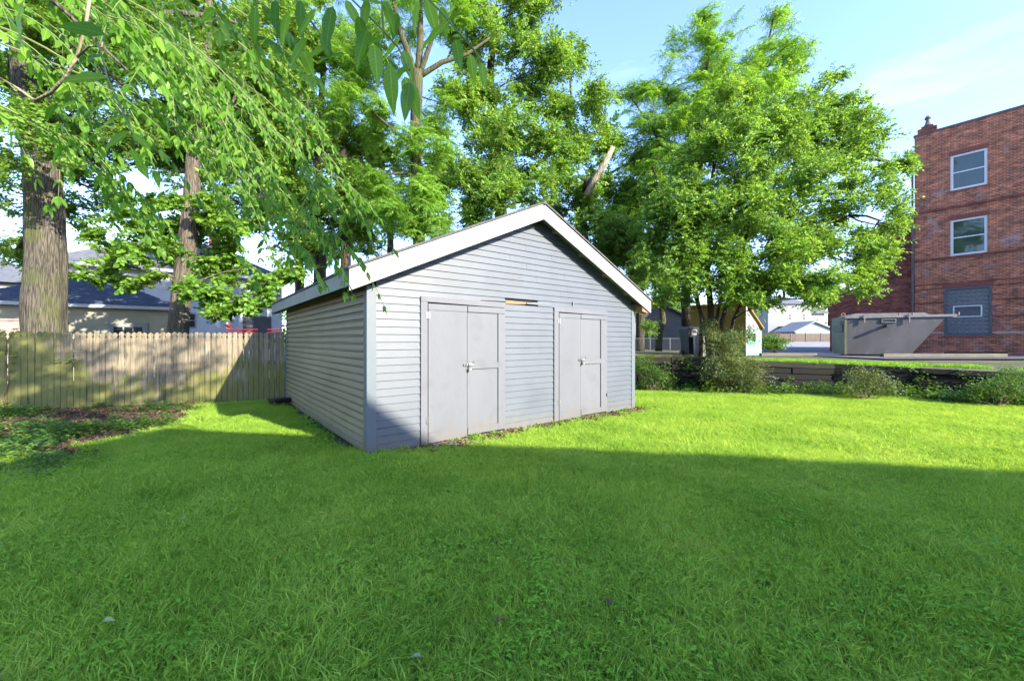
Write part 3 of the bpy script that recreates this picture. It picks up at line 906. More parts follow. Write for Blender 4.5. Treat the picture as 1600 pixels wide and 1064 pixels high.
# right hand border creepers
ip = []
for _ in range(2600):
    x = rng.uniform(3.0, 17); wy = wall_y(x)
    y = wy - rng.uniform(0.05, 1.3)
    dens = 0.20
    if x < 5.4: dens = .5 if y > wy - .75 else .08
    if x > 10.3: dens = 0.75
    if 6.6 < x < 9.6: dens = .22
    if rng.random() < dens:
        z = 0 if rng.random() < .7 else (rng.uniform(0, .75) if y > wy - .30 else 0)
        ip.append(((x, y, z), (rng.uniform(-.5, .5), 0, rng.uniform(0, 6.28)), rng.uniform(.6, 1.2), rng.choice((0, 1, 2, 3))))
for _ in range(700):   # spilling past the border at the right
    x = rng.uniform(9.2, 15); y = wall_y(x) - 1.1 - abs(rng.gauss(0, .45))
    if rng.random() < (x - 9) / 5: ip.append(((x, y, 0), (0, 0, rng.uniform(0, 6.28)), rng.uniform(.5, 1.0), rng.choice((0, 1, 2))))
o = scatter('border_creeper', IV, ip, [MT['ivy']]); o['label'] = 'green creeper spreading along the timber retaining wall'

# leaf litter
def litter_piece(seed):
    r = random.Random(seed); mb = MB()
    for _ in range(14):
        leaf_into(mb, (r.gauss(0, .09), r.gauss(0, .09), r.uniform(.005, .03)), rnd_dir(r, -.15, .3), Vector((r.uniform(-.5, .5), r.uniform(-.5, .5), 1)), r.uniform(.04, .09), r.uniform(.02, .05), True, 0, .5, .3)
    return mb
LT = [litter_piece(s) for s in (1, 2, 3)]
lp = []
for _ in range(3400):
    q = rng.random()
    if q < .45:
        x = rng.uniform(-13, -5.2); y = rng.uniform(5, 10.2)
        if fence_dist(x, y) < .05 or x > bed_x(y) + .3 * rng.random(): continue
    elif q < .85:
        x = rng.uniform(3.2, 12.5); y = wall_y(x) - rng.uniform(.0, 1.2)
    else:
        s = rng.uniform(.4, 6.0); t = -rng.uniform(.0, .42); v = A0 + R_ * s + L_ * t; x, y = v.x, v.y
        if rng.random() < .4: continue
    lp.append(((x, y, 0.006), (0, 0, rng.uniform(0, 6.28)), rng.uniform(.5, 1.1), rng.choice((0, 1, 2))))
o = scatter('leaf_litter', LT, lp, [MT['litter']]); o['label'] = 'dry brown leaf litter on the beds'

# rough grass and weeds on the terrace edge
TG = [grass_patch(21, 260, .4, (.06, .16), .006, .7, True), grass_patch(22, 200, .4, (.05, .13), .006, .8, True)]
tp = []; td = []
for _ in range(1500):
    x = rng.uniform(3.2, 17); wy = wall_y(x); y = wy + rng.uniform(.15, 2.6)
    z0 = float(np.interp(x, [w.x for w in WALLPTS], [w.z for w in WALLPTS]))
    z = z0 + (float(0.76 if x > 6 else .92) - z0) * min(1, (y - wy) / max(.5, 15.2 - wy)) - .02
    if x > 7.2:
        if fbm(x, y, .6, 41) > -.08: tp.append(((x, y, z), (0, 0, rng.uniform(0, 6.28)), rng.uniform(.6, 1.2), rng.choice((0, 1))))
    elif fbm(x, y, .6, 41) > -.05: td.append(((x, y, z), (0, 0, rng.uniform(0, 6.28)), rng.uniform(.5, 1.0), rng.choice((0, 1))))
o = scatter('terrace_grass', TG, tp, [MT['leaf_bright']]); o['label'] = 'bright rough grass on the ledge above the retaining wall'
o = scatter('dry_terrace_grass', TG, td, [MT['dry_grass']]); o['label'] = 'dry yellow grass on the terrace beside the bins'

# weeds at the foot of the shed
wp = []
for _ in range(70):
    s = rng.choice((rng.uniform(2.2, 3.3), rng.uniform(3.3, 6.2), rng.uniform(.6, 6), 1.55))
    v = A0 + R_ * s + L_ * (-rng.uniform(.02, .3))
    wp.append(((v.x, v.y, .0), (0, 0, rng.uniform(0, 6.28)), rng.uniform(.25, .55), rng.choice((0, 1, 2))))
for _ in range(60):
    v = A0 + L_ * rng.uniform(.3, 5.8) - R_ * rng.uniform(.03, .5)
    wp.append(((v.x, v.y, .0), (0, 0, rng.uniform(0, 6.28)), rng.uniform(.3, .7), rng.choice((0, 1, 2))))
o = scatter('shed_weeds', IV[:3], wp, [MT['clover']]); o['label'] = 'small weeds at the foot of the grey shed'

# fallen leaves lying on the lawn
fl_m = MB(); leaf_into(fl_m, (0, -.04, .0), (0, 1, .1), (.2, 0, 1), .06, .032, True, 0, .5, .3)
fl_mesh_b = fl_m.mesh('fallen_leaf', [MT['litter']])
fl_mesh_g = fl_m.mesh('fallen_leaf_pale', [simple('pale_leaf', (0.24, 0.30, 0.12), (0.34, 0.40, 0.20), 6, 0.7)])
for i, (px, py, kind, lab) in enumerate([
        (404, 724, 'b', 'curled brown leaf on the shaded lawn left of the shed corner'),
        (283, 826, 'g', 'pale green leaf lying mid lawn at the left'),
        (173, 991, 'g', 'pale leaf lying near the bottom left of the lawn'),
        (778, 990, 'b', 'small brown leaf on the lawn below the double doors'),
        (952, 962, 'b', 'brown leaf at the bottom centre of the lawn'),
        (834, 683, 'b', 'reddish brown leaf on the dirt before the middle siding'),
        (645, 1050, 'g', 'pale green leaf at the bottom edge of the lawn')]):
    Y = EYE * FPX / (py - 532)
    o = link('fallen_leaf', fl_mesh_b if kind == 'b' else fl_mesh_g, loc=((px - 800) / FPX * Y, Y, .075 if i != 5 else .03), rot=(rng.uniform(-.3, .3), rng.uniform(-.3, .3), rng.uniform(0, 6)))
    tag(o, lab, 'leaf', 'fallen leaves on the lawn')

# ------------------------------------------------------------------ the grey shed
shed = thing('garden_shed', 'grey vinyl sided shed with white gable trim and two painted double doors', 'shed', A0, GRID)
SW, SD = 5.8, 5.8
ZR = 2.366; SL = 0.457; OV = 0.302
def zroof(s):
    return ZR + SL * (min(s, SW - s) + OV)
core = MB()
core.prism([(0.045, 0.0), (SW - .02, 0.0), (SW - .02, 2.20), (SW / 2, zroof(SW / 2) - .16), (0.045, 2.20)], 0.02, SD - .02, 'y')
core.build('wall_core', MT['inner_shade'], shed)  # painted near black so slots between boards look like lap shadow
EXP = 0.1035
D1 = (0.728, 2.217, 2.125); D2 = (3.342, 4.836, 2.10)
def board_front(x0b, x1b, x0t, x1t, z0, h=EXP, o0=0.020, o1=0.006):
    m = MB()
    vs = [(x0b, -o0, z0), (x1b, -o0, z0), (x1b, .018, z0), (x0b, .018, z0), (x0t, -o1, z0 + h - .0045), (x1t, -o1, z0 + h - .0045), (x1t, .018, z0 + h - .0045), (x0t, .018, z0 + h - .0045)]
    return m.hexa(vs)
k = 0
while True:
    z0 = 0.03 + k * EXP
    z1 = z0 + EXP
    def lim(z):
        return max(0.10, (z - (ZR - .10)) / SL - OV)
    xb, xt = lim(z0), lim(z1)
    if xb > SW / 2 - .05: break
    xt = min(xt, SW / 2 - .01)
    segs = []
    if z0 < D1[2] - .03:
        segs = [(xb, D1[0] - .004), (D1[1] + .004, D2[0] - .004), (D2[1] + .004, SW - xb)]
    else:
        segs = [(xb, SW - xb)]
    full = len(segs) == 1
    for j, (a, b) in enumerate(segs):
        if full and k == 21 - 1:   # the loose course above the doors
            pass
        if full:
            # the course just above the doors is broken between the door frames
            if z0 < 2.20:
                for (a2, b2) in ((a, 2.235), (2.96, b)):
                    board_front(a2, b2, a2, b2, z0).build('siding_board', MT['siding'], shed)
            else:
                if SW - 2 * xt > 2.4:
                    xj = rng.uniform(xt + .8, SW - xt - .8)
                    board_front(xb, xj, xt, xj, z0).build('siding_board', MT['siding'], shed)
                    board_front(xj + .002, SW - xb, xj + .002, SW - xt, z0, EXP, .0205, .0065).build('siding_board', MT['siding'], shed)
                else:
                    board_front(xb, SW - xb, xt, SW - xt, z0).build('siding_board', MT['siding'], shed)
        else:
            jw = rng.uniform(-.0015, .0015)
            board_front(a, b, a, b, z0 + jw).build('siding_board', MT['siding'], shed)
    k += 1
# broken spot: bare wood strip and a bent strip of siding
m = MB(); m.hexa([(2.235, -.004, 2.105), (2.96, -.004, 2.13), (2.96, .016, 2.13), (2.235, .016, 2.105), (2.235, -.004, 2.165), (2.96, -.004, 2.15), (2.96, .016, 2.15), (2.235, .016, 2.165)])
m.build('exposed_board', MT['raw_wood'], shed, label='bare orange wood showing through the torn siding')
m = MB(); m.hexa([(2.70, -.03, 2.125), (3.3, -.02, 2.12), (3.3, -.012, 2.12), (2.70, -.018, 2.125), (2.70, -.022, 2.148), (3.3, -.018, 2.19), (3.3, -.010, 2.19), (2.70, -.012, 2.150)])
m.build('loose_siding_strip', MT['trim'], shed)
# left side boards (one course each), seen; right and rear courses joined
z0 = 0.03
while z0 < 2.25:
    m = MB()
    h = EXP
    # slightly wavy along the length
    N = 12
    vs = []
    for i in range(N + 1):
        y = 0.10 + (SD - .2) * i / N
        w = .003 * math.sin(i * 1.3 + z0 * 7) - .004 * (i / N) * math.sin(z0 * 3)
        vs += [(-.028 + w, y, z0 + w), (-.020 + w, y, z0 + h * .62), (.004, y, z0 + h * .80), (.006, y, z0 + h - .004), (.03, y, z0 + h - .004), (.03, y, z0)]
    fs = [(5, 4, 3, 2, 1, 0), tuple(6 * N + q for q in range(6))]
    for i in range(N):
        for q in range(6):
            r2 = (q + 1) % 6
            fs.append((6 * i + q, 6 * i + r2, 6 * i + 6 + r2, 6 * i + 6 + q))
    m.add(vs, fs)
    m.build('siding_board', MT['siding_side_bounce'], shed)
    z0 += EXP
m = MB(); z0 = .03
while z0 < 2.2:
    m.hexa([(SW + .018, SD, z0), (SW + .018, .1, z0), (SW - .02, .1, z0), (SW - .02, SD, z0), (SW + .003, SD, z0 + EXP), (SW + .003, .1, z0 + EXP), (SW - .02, .1, z0 + EXP), (SW - .02, SD, z0 + EXP)])
    m.hexa([(SW - .1, SD + .018, z0), (.1, SD + .018, z0), (.1, SD - .02, z0), (SW - .1, SD - .02, z0), (SW - .1, SD + .003, z0 + EXP), (.1, SD + .003, z0 + EXP), (.1, SD - .02, z0 + EXP), (SW - .1, SD - .02, z0 + EXP)])
    z0 += EXP
o = m.build('rear_siding', MT['siding'], shed, kind='stuff')
m = MB(); m.prism([(.1, 2.2), (SW - .1, 2.2), (SW / 2, zroof(SW / 2) - .16)], SD - .018, SD + .01, 'y'); m.build('rear_gable', MT['siding'], shed)
# corner posts
for (x, y, sx, sy) in ((0, 0, -1, -1), (SW, 0, 1, -1), (0, SD, -1, 1), (SW, SD, 1, 1)):
    m = MB()
    x0, x1 = (x - .024, x + .10) if sx < 0 else (x - .10, x + .024)
    y0, y1 = (y - .024, y + .10) if sy < 0 else (y - .10, y + .024)
    zt = 2.22
    m.bevbox(x0, x1, y0, y1, 0.0, zt, .004)
    m.build('corner_post', MT['trim'], shed)
# footing
m = MB(); m.box(.01, SW - .01, -.005, SD, -.05, .045); m.build('footing', MT['threshold'], shed)
# roof: two slopes with shingle edge, rake boards, fascia, soffits
T = .032
for sg in (0, 1):
    def X(s): return s if not sg else SW - s
    m = MB()
    y0, y1 = -.265, SD + .26
    a, b = -OV - .02, SW / 2
    za, zb = ZR - .02 * SL, zroof(SW / 2)
    vs = []
    for (s, z) in ((a, za), (b, zb)):
        for (y) in (y0, y1):
            vs += [(X(s), y, z + .004), (X(s), y, z + .004 + T)]
    m.add(vs, [(0, 1, 3, 2), (4, 6, 7, 5), (0, 4, 5, 1), (2, 3, 7, 6), (1, 5, 7, 3), (0, 2, 6, 4)])
    m.build('roof_slope', MT['shingle'], shed)
    for (yy0, yy1) in ((-.24, -.215), (SD + .215, SD + .24)):
        m = MB()
        m.hexa([(X(-OV), yy0, ZR - .262), (X(SW / 2), yy0, zb - .262), (X(SW / 2), yy1, zb - .262), (X(-OV), yy1, ZR - .262),
                (X(-OV), yy0, ZR), (X(SW / 2), yy0, zb), (X(SW / 2), yy1, zb), (X(-OV), yy1, ZR)])
        m.build('rake_board', MT['white'], shed)
    m = MB()
    m.hexa([(X(-OV), -.213, ZR - .15), (X(SW / 2), -.213, zb - .15), (X(SW / 2), 0.0, zb - .15), (X(-OV), 0.0, ZR - .15),
            (X(-OV), -.213, ZR - .01), (X(SW / 2), -.213, zb - .01), (X(SW / 2), 0.0, zb - .01), (X(-OV), 0.0, ZR - .01)])
    m.build('gable_soffit', MT['soffit'], shed)
    # lookout blocks under the soffit
    m = MB()
    for s in (.35, 1.05, 1.75, 2.45):
        z = zroof(s) - .15
        m.hexa([(X(s), -.21, z - .055), (X(s + .05), -.21, z - .032), (X(s + .05), -.02, z - .032), (X(s), -.02, z - .055), (X(s), -.21, z + .02), (X(s + .05), -.21, z + .045), (X(s + .05), -.02, z + .045), (X(s), -.02, z + .02)])
    m.build('lookout', MT['soffit'], shed, kind='stuff')
    m = MB(); xa, xb = sorted((X(-OV), X(-OV + .022)))
    m.box(xa, xb, -.2145, SD + .214, ZR - .20, ZR + .002)
    m.build('eave_fascia', MT['fascia_shaded'] if not sg else MT['white'], shed)
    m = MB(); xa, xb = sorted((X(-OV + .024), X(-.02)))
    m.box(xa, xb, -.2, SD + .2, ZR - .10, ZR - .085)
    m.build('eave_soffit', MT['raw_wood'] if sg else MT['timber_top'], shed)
m = MB(); m.hexa([(SW + .03, -.205, 2.13), (SW + .25, -.205, 2.10), (SW + .25, -.05, 2.10), (SW + .03, -.05, 2.13), (SW + .03, -.205, 2.25), (SW + .25, -.205, 2.16), (SW + .25, -.05, 2.16), (SW + .03, -.05, 2.25)])
m.build('soffit_block', MT['raw_wood'], shed, label='bare orange wood block under the right eave')
m = MB(); m.tube([(SW / 2, -.27, zroof(SW / 2) + .012), (SW / 2, SD + .26, zroof(SW / 2) + .012)], [.035, .035], 6); m.build('ridge_cap', MT['shingle'], shed)
m = MB(); m.box(SW / 2 - .003, SW / 2 + .003, -.243, -.239, zroof(SW / 2) - .262, zroof(SW / 2)); m.build('rake_joint', MT['dark_frame'], shed)

def make_door(x0, x1, ztop, xl, xm, xr, swing, ztb, zmr, latch_x):
    # frame
    f = MB()
    f.bevbox(x0, xl - .006, -.038, .0, 0.0, ztop - .075, .003)
    f.build('door_jamb', MT['door'], shed)
    f = MB(); f.hexa([(x0, -.040, ztop - .073), (x1, -.040, ztop - .090), (x1, .0, ztop - .090), (x0, .0, ztop - .073), (x0, -.040, ztop), (x1, -.040, ztop - .004), (x1, .0, ztop - .004), (x0, .0, ztop)])
    f.build('door_header', MT['door'], shed)
    f = MB(); f.box(xl - .004, x1, -.006, -.001, 0.02, ztop - .08); f.build('door_reveal', MT['inner_shade'], shed)  # dark sheet painting the shade in the gaps around the leaves
    zt = ztop - .098
    # left leaf
    d = link('door', MB().bevbox(xl + .004, xm - .006, -.034, -.012, 0.035, zt, .003).mesh('door', [MT['door']]), shed)
    MB().bevbox(xl + .004, xl + .10, -.041, -.0335, 0.18, ztb - .002, .002).build('batten', MT['door'], d)
    MB().bevbox(xl + .004, xm - .006, -.042, -.0335, ztb, zt, .002).build('batten', MT['door'], d)
    MB().bevbox(xl + .004, xm - .006, -.042, -.0335, 0.035, .178, .002).build('batten', MT['door'], d)
    for zz in (1.86, .36):
        h = MB(); h.box(xl - .03, xl + .03, -.046, -.0425, zz - .045, zz + .045); h.tube([(xl, -.049, zz - .05), (xl, -.049, zz + .05)], [.008, .008], 8)
        h.build('hinge', MT['metal'] if swing else MT['door'], d)
    # right leaf with recessed panels
    d2 = link('door', MB().box(xm + .006, x1 - .004, -.026, -.012, 0.06, zt).mesh('door', [MT['door']]), shed)
    MB().bevbox(xm + .006, x1 - .004, -.046, -.0265, ztb, zt, .003).build('batten', MT['door'], d2)
    MB().bevbox(xr, x1 - .004, -.046, -.0265, 0.06, ztb - .004, .003).build('batten', MT['door'], d2)
    MB().bevbox(xm + .03, xr - .003, -.046, -.0265, zmr - .095, zmr, .003).build('batten', MT['door'], d2)
    MB().bevbox(xm + .006, xr - .003, -.046, -.0265, 0.06, .165, .003).build('batten', MT['door'], d2)
    nl = MB()
    for zz in (.11, .6, 1.1, 1.6, zt - .04):
        for xx in (xl + .05, xr + (x1 - xr) / 2):
            nl.tube([(xx, -.0475, zz), (xx, -.0405, zz)], [.006, .006], 6)
    nl.build('nail_heads', MT['rust'], d2, kind='stuff')
    # hasp and padlock
    z = 1.13
    MB().bevbox(latch_x - .075, latch_x - .005, -.056, -.0425, z - .018, z + .018, .003).build('hasp', MT['metal'], d)
    b = MB(); b.tube([(latch_x - .035, -.085, z + .012), (latch_x - .035, -.056, z + .012)], [.014, .014], 10); b.build('bolt_knob', MT['metal'], d)
    MB().bevbox(latch_x + .008, latch_x + .09, -.062, -.0465, z - .012, z + .03, .003).build('staple_plate', MT['metal'], d2)
    b = MB(); b.tube([(latch_x + .07, -.082, z + .035), (latch_x + .10, -.07, z + .045)], [.012, .008], 8); b.build('bolt_end', MT['metal'], d2)
    p = MB(); p.bevbox(latch_x - .008, latch_x + .034, -.096, -.070, z - .095, z - .045, .006)
    sh = []
    for i in range(9):
        a = math.pi * i / 8
        sh.append((latch_x + .013 + .014 * math.cos(a), -.083, z - .045 + .035 * math.sin(a) + .01))
    p.tube(sh, [.0035] * 9, 6)
    p.build('padlock', MT['metal'], d2)
make_door(D1[0], D1[1], D1[2], 0.837, 1.495, 2.075, True, 1.935, 1.155, 1.50)
make_door(D2[0], D2[1], D2[2], 3.462, 4.047, 4.64, True, 1.92, 1.135, 4.06)
m = MB(); m.bevbox(1.02 - .15, 1.55, -.30, -.05, 0.0, .028, .01); m.build('threshold', MT['threshold'], shed)
m = MB(); m.box(4.80, 4.83, -.052, -.042, .36, .43); m.build('latch_plate', MT['black'], shed)
m = MB(); m.box(.60, .615, -.026, -.018, 2.32, 2.335); m.box(3.83, 3.84, -.05, -.02, 2.16, 2.23); m.build('hook', MT['metal'], shed)
# dark strip painting the shade in the gap above the warped header, a dent on the rake board
m = MB(); m.hexa([(1.75, -.043, 2.128), (2.235, -.043, 2.126), (2.235, -.02, 2.126), (1.75, -.02, 2.128), (1.75, -.043, 2.132), (2.235, -.043, 2.142), (2.235, -.02, 2.142), (1.75, -.02, 2.132)])
m.build('header_gap_shade', MT['inner_shade'], shed)

# black plastic trough beside the shed's left wall
v = A0 + L_ * 5.2 - R_ * .24
m = MB(); m.hexa([(-.16, -.10, 0), (.16, -.10, 0), (.16, .10, 0), (-.16, .10, 0), (-.20, -.13, .17), (.20, -.13, .17), (.20, .13, .17), (-.20, .13, .17)])
t = thing('plant_trough', 'small black plastic trough against the shed side wall', 'planter', v, GRID + .4)
m.build('trough_body', MT['black'], t)
m = MB()
for (x0, x1, y0, y1) in ((-.215, .215, -.145, -.125), (-.215, .215, .125, .145), (-.215, -.195, -.125, .125), (.195, .215, -.125, .125)):
    m.box(x0, x1, y0, y1, .155, .18)
m.build('rim', MT['black'], t)

# ------------------------------------------------------------------ picket fence
fence = thing('picket_fence', 'tall weathered grey picket fence with green algae stains', 'fence', FEN0, math.atan2(FD.y, FD.x))
flen = (FEN1 - FEN0).length
def picket_mesh(i):
    r = random.Random(i * 7 + 1)
    w = .101; h = 1.70 + r.uniform(-.012, .012); nk = .028
    # dog eared gothic top with a notch
    prof = [(-w / 2, 0.02), (-w / 2, h - .135), (-w / 2 + .016, h - .12), (-w / 2 + .016, h - .105), (-w / 2 + .001, h - .085), (-w / 2 + .003, h - .05), (-w / 2 + .018, h - .02), (0, h),
            (w / 2 - .018, h - .02), (w / 2 - .003, h - .05), (w / 2 - .001, h - .085), (w / 2 - .016, h - .105), (w / 2 - .016, h - .12), (w / 2, h - .135), (w / 2, 0.02)]
    m = MB(); m.prism([(x, z) for x, z in prof][::-1], -.02, -.001, 'y')
    return m.mesh('picket', [MT['picket']])
pm = [picket_mesh(i) for i in range(8)]
x = 0.05; i = 0
PITCH = .1105
while x < flen:
    o = link('picket', pm[rng.randrange(8)], fence, loc=(x, rng.uniform(-.004, .001), rng.uniform(-.008, .006)), rot=(rng.uniform(-.008, .008), rng.uniform(-.010, .010), rng.uniform(-.03, .03)))
    x += PITCH + rng.uniform(-.004, .006)
    i += 1
for zz in (.35, .95, 1.48):
    m = MB(); m.box(0, flen, .0, .04, zz - .045, zz + .045); m.build('rail', MT['picket'], fence)
for xx in (.1, 2.5, 4.9, 7.3, flen - .05):
    m = MB(); m.bevbox(xx - .045, xx + .045, .041, .13, 0, 1.62, .006); m.build('post', MT['picket'], fence)

# climbing stem on the fence
v = FEN0 + FD * 3.35 + FN * .04
m = MB()
m.tube([(0, 0, 0), (-.05, 0, .3), (.04, 0, .6), (-.03, 0, .95), (.02, 0, 1.25), (.0, .02, 1.5), (.12, .02, 1.72)], [.014, .013, .011, .010, .008, .007, .004], 6)
t = thing('climbing_vine', 'thin vine with few leaf tufts climbing the algae stained fence', 'vine', v, math.atan2(FD.y, FD.x))
m.build('stem', MT['twig'], t)
sp = []
for z in (1.0, 1.12, 1.2, 1.28, 1.55, 1.6, 1.68, 1.72, .82):
    for _ in range(2):
        q = v + FD * rng.uniform(-.15, .2) + FN * .05 + Vector((0, 0, z))
        sp.append((q, (rng.uniform(-.3, .3), 0, rng.uniform(0, 6.28)), rng.uniform(.35, .6), rng.choice((0, 1, 2))))
for _ in range(6):
    q = v + FD * rng.uniform(.8, 1.25) + FN * .08 + Vector((0, 0, rng.uniform(.98, 1.1)))
    sp.append((q, (0, 0, rng.uniform(0, 6.28)), .5, rng.choice((0, 1, 2))))
for _ in range(5):
    q = v + FD * rng.uniform(-1.3, -.9) + FN * .08 + Vector((0, 0, rng.uniform(.75, .85)))
    sp.append((q, (0, 0, rng.uniform(0, 6.28)), .5, rng.choice((0, 1, 2))))
o = scatter('vine_leaves', [cover_piece(s, 16, .16, .1, .075) for s in (61, 62, 63)], sp, [MT['leaf_dark']])
o.parent = t; o.matrix_parent_inverse = (Matrix.Translation(v) @ Matrix.Rotation(math.atan2(FD.y, FD.x), 4, 'Z')).inverted()
# dead stems standing by the fence
for (px, lab) in ((258, 'thin dead stem leaning on the fence middle'), (183, 'thin leafless stalk standing at the fence foot near the trunk')):
    k_ = (px - 800) / FPX
    tt = (k_ * FEN0.y - FEN0.x) / (FD.x - k_ * FD.y)
    v = FEN0 + FD * tt + FN * .12
    m = MB(); m.tube([(0, 0, 0), (.02, 0, .35), (-.01, 0, .7), (-.03, 0, .95)], [.010, .008, .006, .004], 5)
    m.tube([(.02, 0, .35), (.12, -.05, .5)], [.005, .003], 5)
    o = m.build('dead_stem', MT['twig'], None, loc=v); tag(o, lab, 'stem')

# ------------------------------------------------------------------ retaining wall of old railway timbers
rw = thing('retaining_wall', 'low retaining wall of dark old railway timbers', 'wall', (0, 0, 0))
for a, b in zip(WALLPTS[:-1], WALLPTS[1:]):
    L = (b - a).xy.length
    ang = math.atan2(b.y - a.y, b.x - a.x)
    n = max(1, round(L / 2.3)); H = (a.z + b.z) / 2; nc_ = 5
    hh = H / nc_
    for c_ in range(nc_):
        cuts = [0] + [L * (i + (.5 if c_ % 2 else 0)) / n for i in range(1 if not c_ % 2 else 0, n)] + [L]
        for x0, x1 in zip(cuts[:-1], cuts[1:]):
            if x1 - x0 < .2: continue
            m = MB(); off = rng.uniform(-.02, .02) - .012 * c_ * -1
            fa = x0 / L; fb = x1 / L
            za0 = (a.z + (b.z - a.z) * fa) / nc_; zb0 = (a.z + (b.z - a.z) * fb) / nc_
            m.hexa([(x0 + .006, -.16 + off, za0 * c_ + .006), (x1 - .006, -.16 + off, zb0 * c_ + .006), (x1 - .006, .02, zb0 * c_ + .006), (x0 + .006, .02, za0 * c_ + .006),
                    (x0 + .006, -.15 + off, za0 * (c_ + 1) - .004), (x1 - .006, -.15 + off, zb0 * (c_ + 1) - .004), (x1 - .006, .02, zb0 * (c_ + 1) - .004), (x0 + .006, .02, za0 * (c_ + 1) - .004)])
            o = m.build('timber', MT['timber'] if c_ < nc_ - 1 else MT['timber_top'], rw, loc=(a.x, a.y, 0), rot=(0, 0, ang))
            md = o.modifiers.new('worn_edges', 'BEVEL'); md.width = .012; md.segments = 1
# return end behind the shed
m = MB(); m.box(-.2, 0, 0, 8, 0, 1.04); m.build('end_timbers', MT['timber'], rw, loc=(-1.2, 13.6, 0))

# ------------------------------------------------------------------ trees
LAI_K = 2.1
def limb_path(a, b, sag=0.0, wob=0.12, n=6, r=None):
    r = r or rng
    a = Vector(a); b = Vector(b); L = (b - a).length
    pts = []
    side = rnd_dir(r); side2 = rnd_dir(r)
    for i in range(n + 1):
        t = i / n
        p = a.lerp(b, t) + Vector((0, 0, 1)) * (sag * L * math.sin(math.pi * t)) + side * (wob * L * .5 * math.sin(math.pi * t)) + side2 * (wob * L * .3 * math.sin(2 * math.pi * t))
        pts.append(p)
    return pts

def tree(name, label, base, trunk, blobs, leaf, mat, bark, limbs=(), sides=14, seed=1, lai=3.0, csize=1.0, ground_z=0.0, group=None, root_flare=1.0, twigs=True, carea=.30):
    """trunk: list of (point, radius); blobs: list of (centre, (rx, ry, rz)[, density])"""
    r = random.Random(seed)
    lai = lai * LAI_K
    base = Vector(base)
    t = thing(name, label, 'tree', base, group=group)
    T0 = [(Vector(p), rd) for p, rd in trunk]
    # refine trunk
    pts = []; rads = []
    for (p, ra), (q, rb) in zip(T0[:-1], T0[1:]):
        n = max(2, int((q - p).length / .18)) if sides > 20 else 4
        for i in range(n):
            pts.append(p.lerp(q, i / n)); rads.append(ra + (rb - ra) * i / n)
    pts.append(T0[-1][0]); rads.append(T0[-1][1])
    for i in range(len(pts)):      # smooth the corners
        if 0 < i < len(pts) - 1 and sides > 20: pass
    rads[0] *= root_flare
    if len(rads) > 2: rads[1] *= 1 + (root_flare - 1) * .5
    m = MB(); m.tube([p - base for p in pts], rads, sides, 0, True, .16, seed)
    m.build('trunk', bark, t, smooth=True)
    top = T0[-1][0]
    tr = [p for p in pts]
    for (path, ra, rb) in limbs:
        path = [Vector(p) for p in path]
        full = []
        for p, q in zip(path[:-1], path[1:]):
            for i in range(4): full.append(p.lerp(q, i / 4))
        full.append(path[-1])
        nn = len(full) - 1
        m = MB(); m.tube([p - base for p in full], [ra + (rb - ra) * i / nn for i in range(nn + 1)], 10, 0, True, .1, seed)
        m.build('limb', bark, t, smooth=True)
        tr.extend(full[2:])
    cpts = []; tw = MB()
    for bl in blobs:
        cen, rad = Vector(bl[0]), bl[1]; den = bl[2] if len(bl) > 2 else 1.0
        near = min(tr, key=lambda q: (q - cen).length + max(0, q.z - cen.z) * 1.5)
        br = max(.018, .02 * (cen - near).length)
        lp_ = limb_path(near, cen, .06, .14, 6, r)
        tw.tube([p - base for p in lp_], [br * (1 - .6 * i / 6) for i in range(7)], 6, 0, False)
        area = math.pi * rad[0] * rad[2]
        n = max(6, int(lai * den * area / (carea * csize * csize)))
        # sub-clusters make the crown lumpy
        nsub = max(3, int(n / 9))
        subs = []
        for _ in range(nsub):
            d = rnd_dir(r, -.75, 1.0)
            q = r.random() ** .45
            subs.append(Vector((d.x * rad[0] * q, d.y * rad[1] * q, d.z * rad[2] * q)))
        for s in subs:
            c0 = cen + s
            if twigs and r.random() < .8:
                st = lp_[r.choice((3, 4, 5, 6))]
                q_ = limb_path(st, c0, .05, .15, 4, r)
                tw.tube([p - base for p in q_], [br * .45, br * .36, br * .28, br * .2, br * .12], 4, 0, False)
        sr = .36 * min(rad) if min(rad) > 1.2 else .42 * min(rad)
        sr = min(sr, .85 * csize + .1)
        for i in range(n):
            s = subs[i % nsub]
            g_ = Vector((r.gauss(0, .9), r.gauss(0, .9), r.gauss(0, .9))) * sr * .75
            p = cen + s + g_
            if p.z < ground_z + .15: continue
            cpts.append((p, (r.uniform(-.7, .7), r.uniform(-.7, .7), r.uniform(0, 6.28)), csize * r.uniform(.6, 1.1), r.randrange(len(CL[leaf]))))
    o = tw.build('branches', bark, t, smooth=True); o['kind'] = 'stuff'
    scatter('crown', CL[leaf], [(p - base, e, s, k_) for p, e, s, k_ in cpts], [mat, MT['twig']], parent=t)
    return t, len(cpts)

def B(px, py, Y, rx, ry, rd=None, den=1.0):
    """blob from picture measures at depth Y: radii rx, ry in photo pixels, rd metres in depth"""
    wx = W(rx, Y); wz = W(ry, Y)
    return (at(px, py, Y), (wx, rd if rd else (wx + wz) / 2, wz), den)
NT = 0
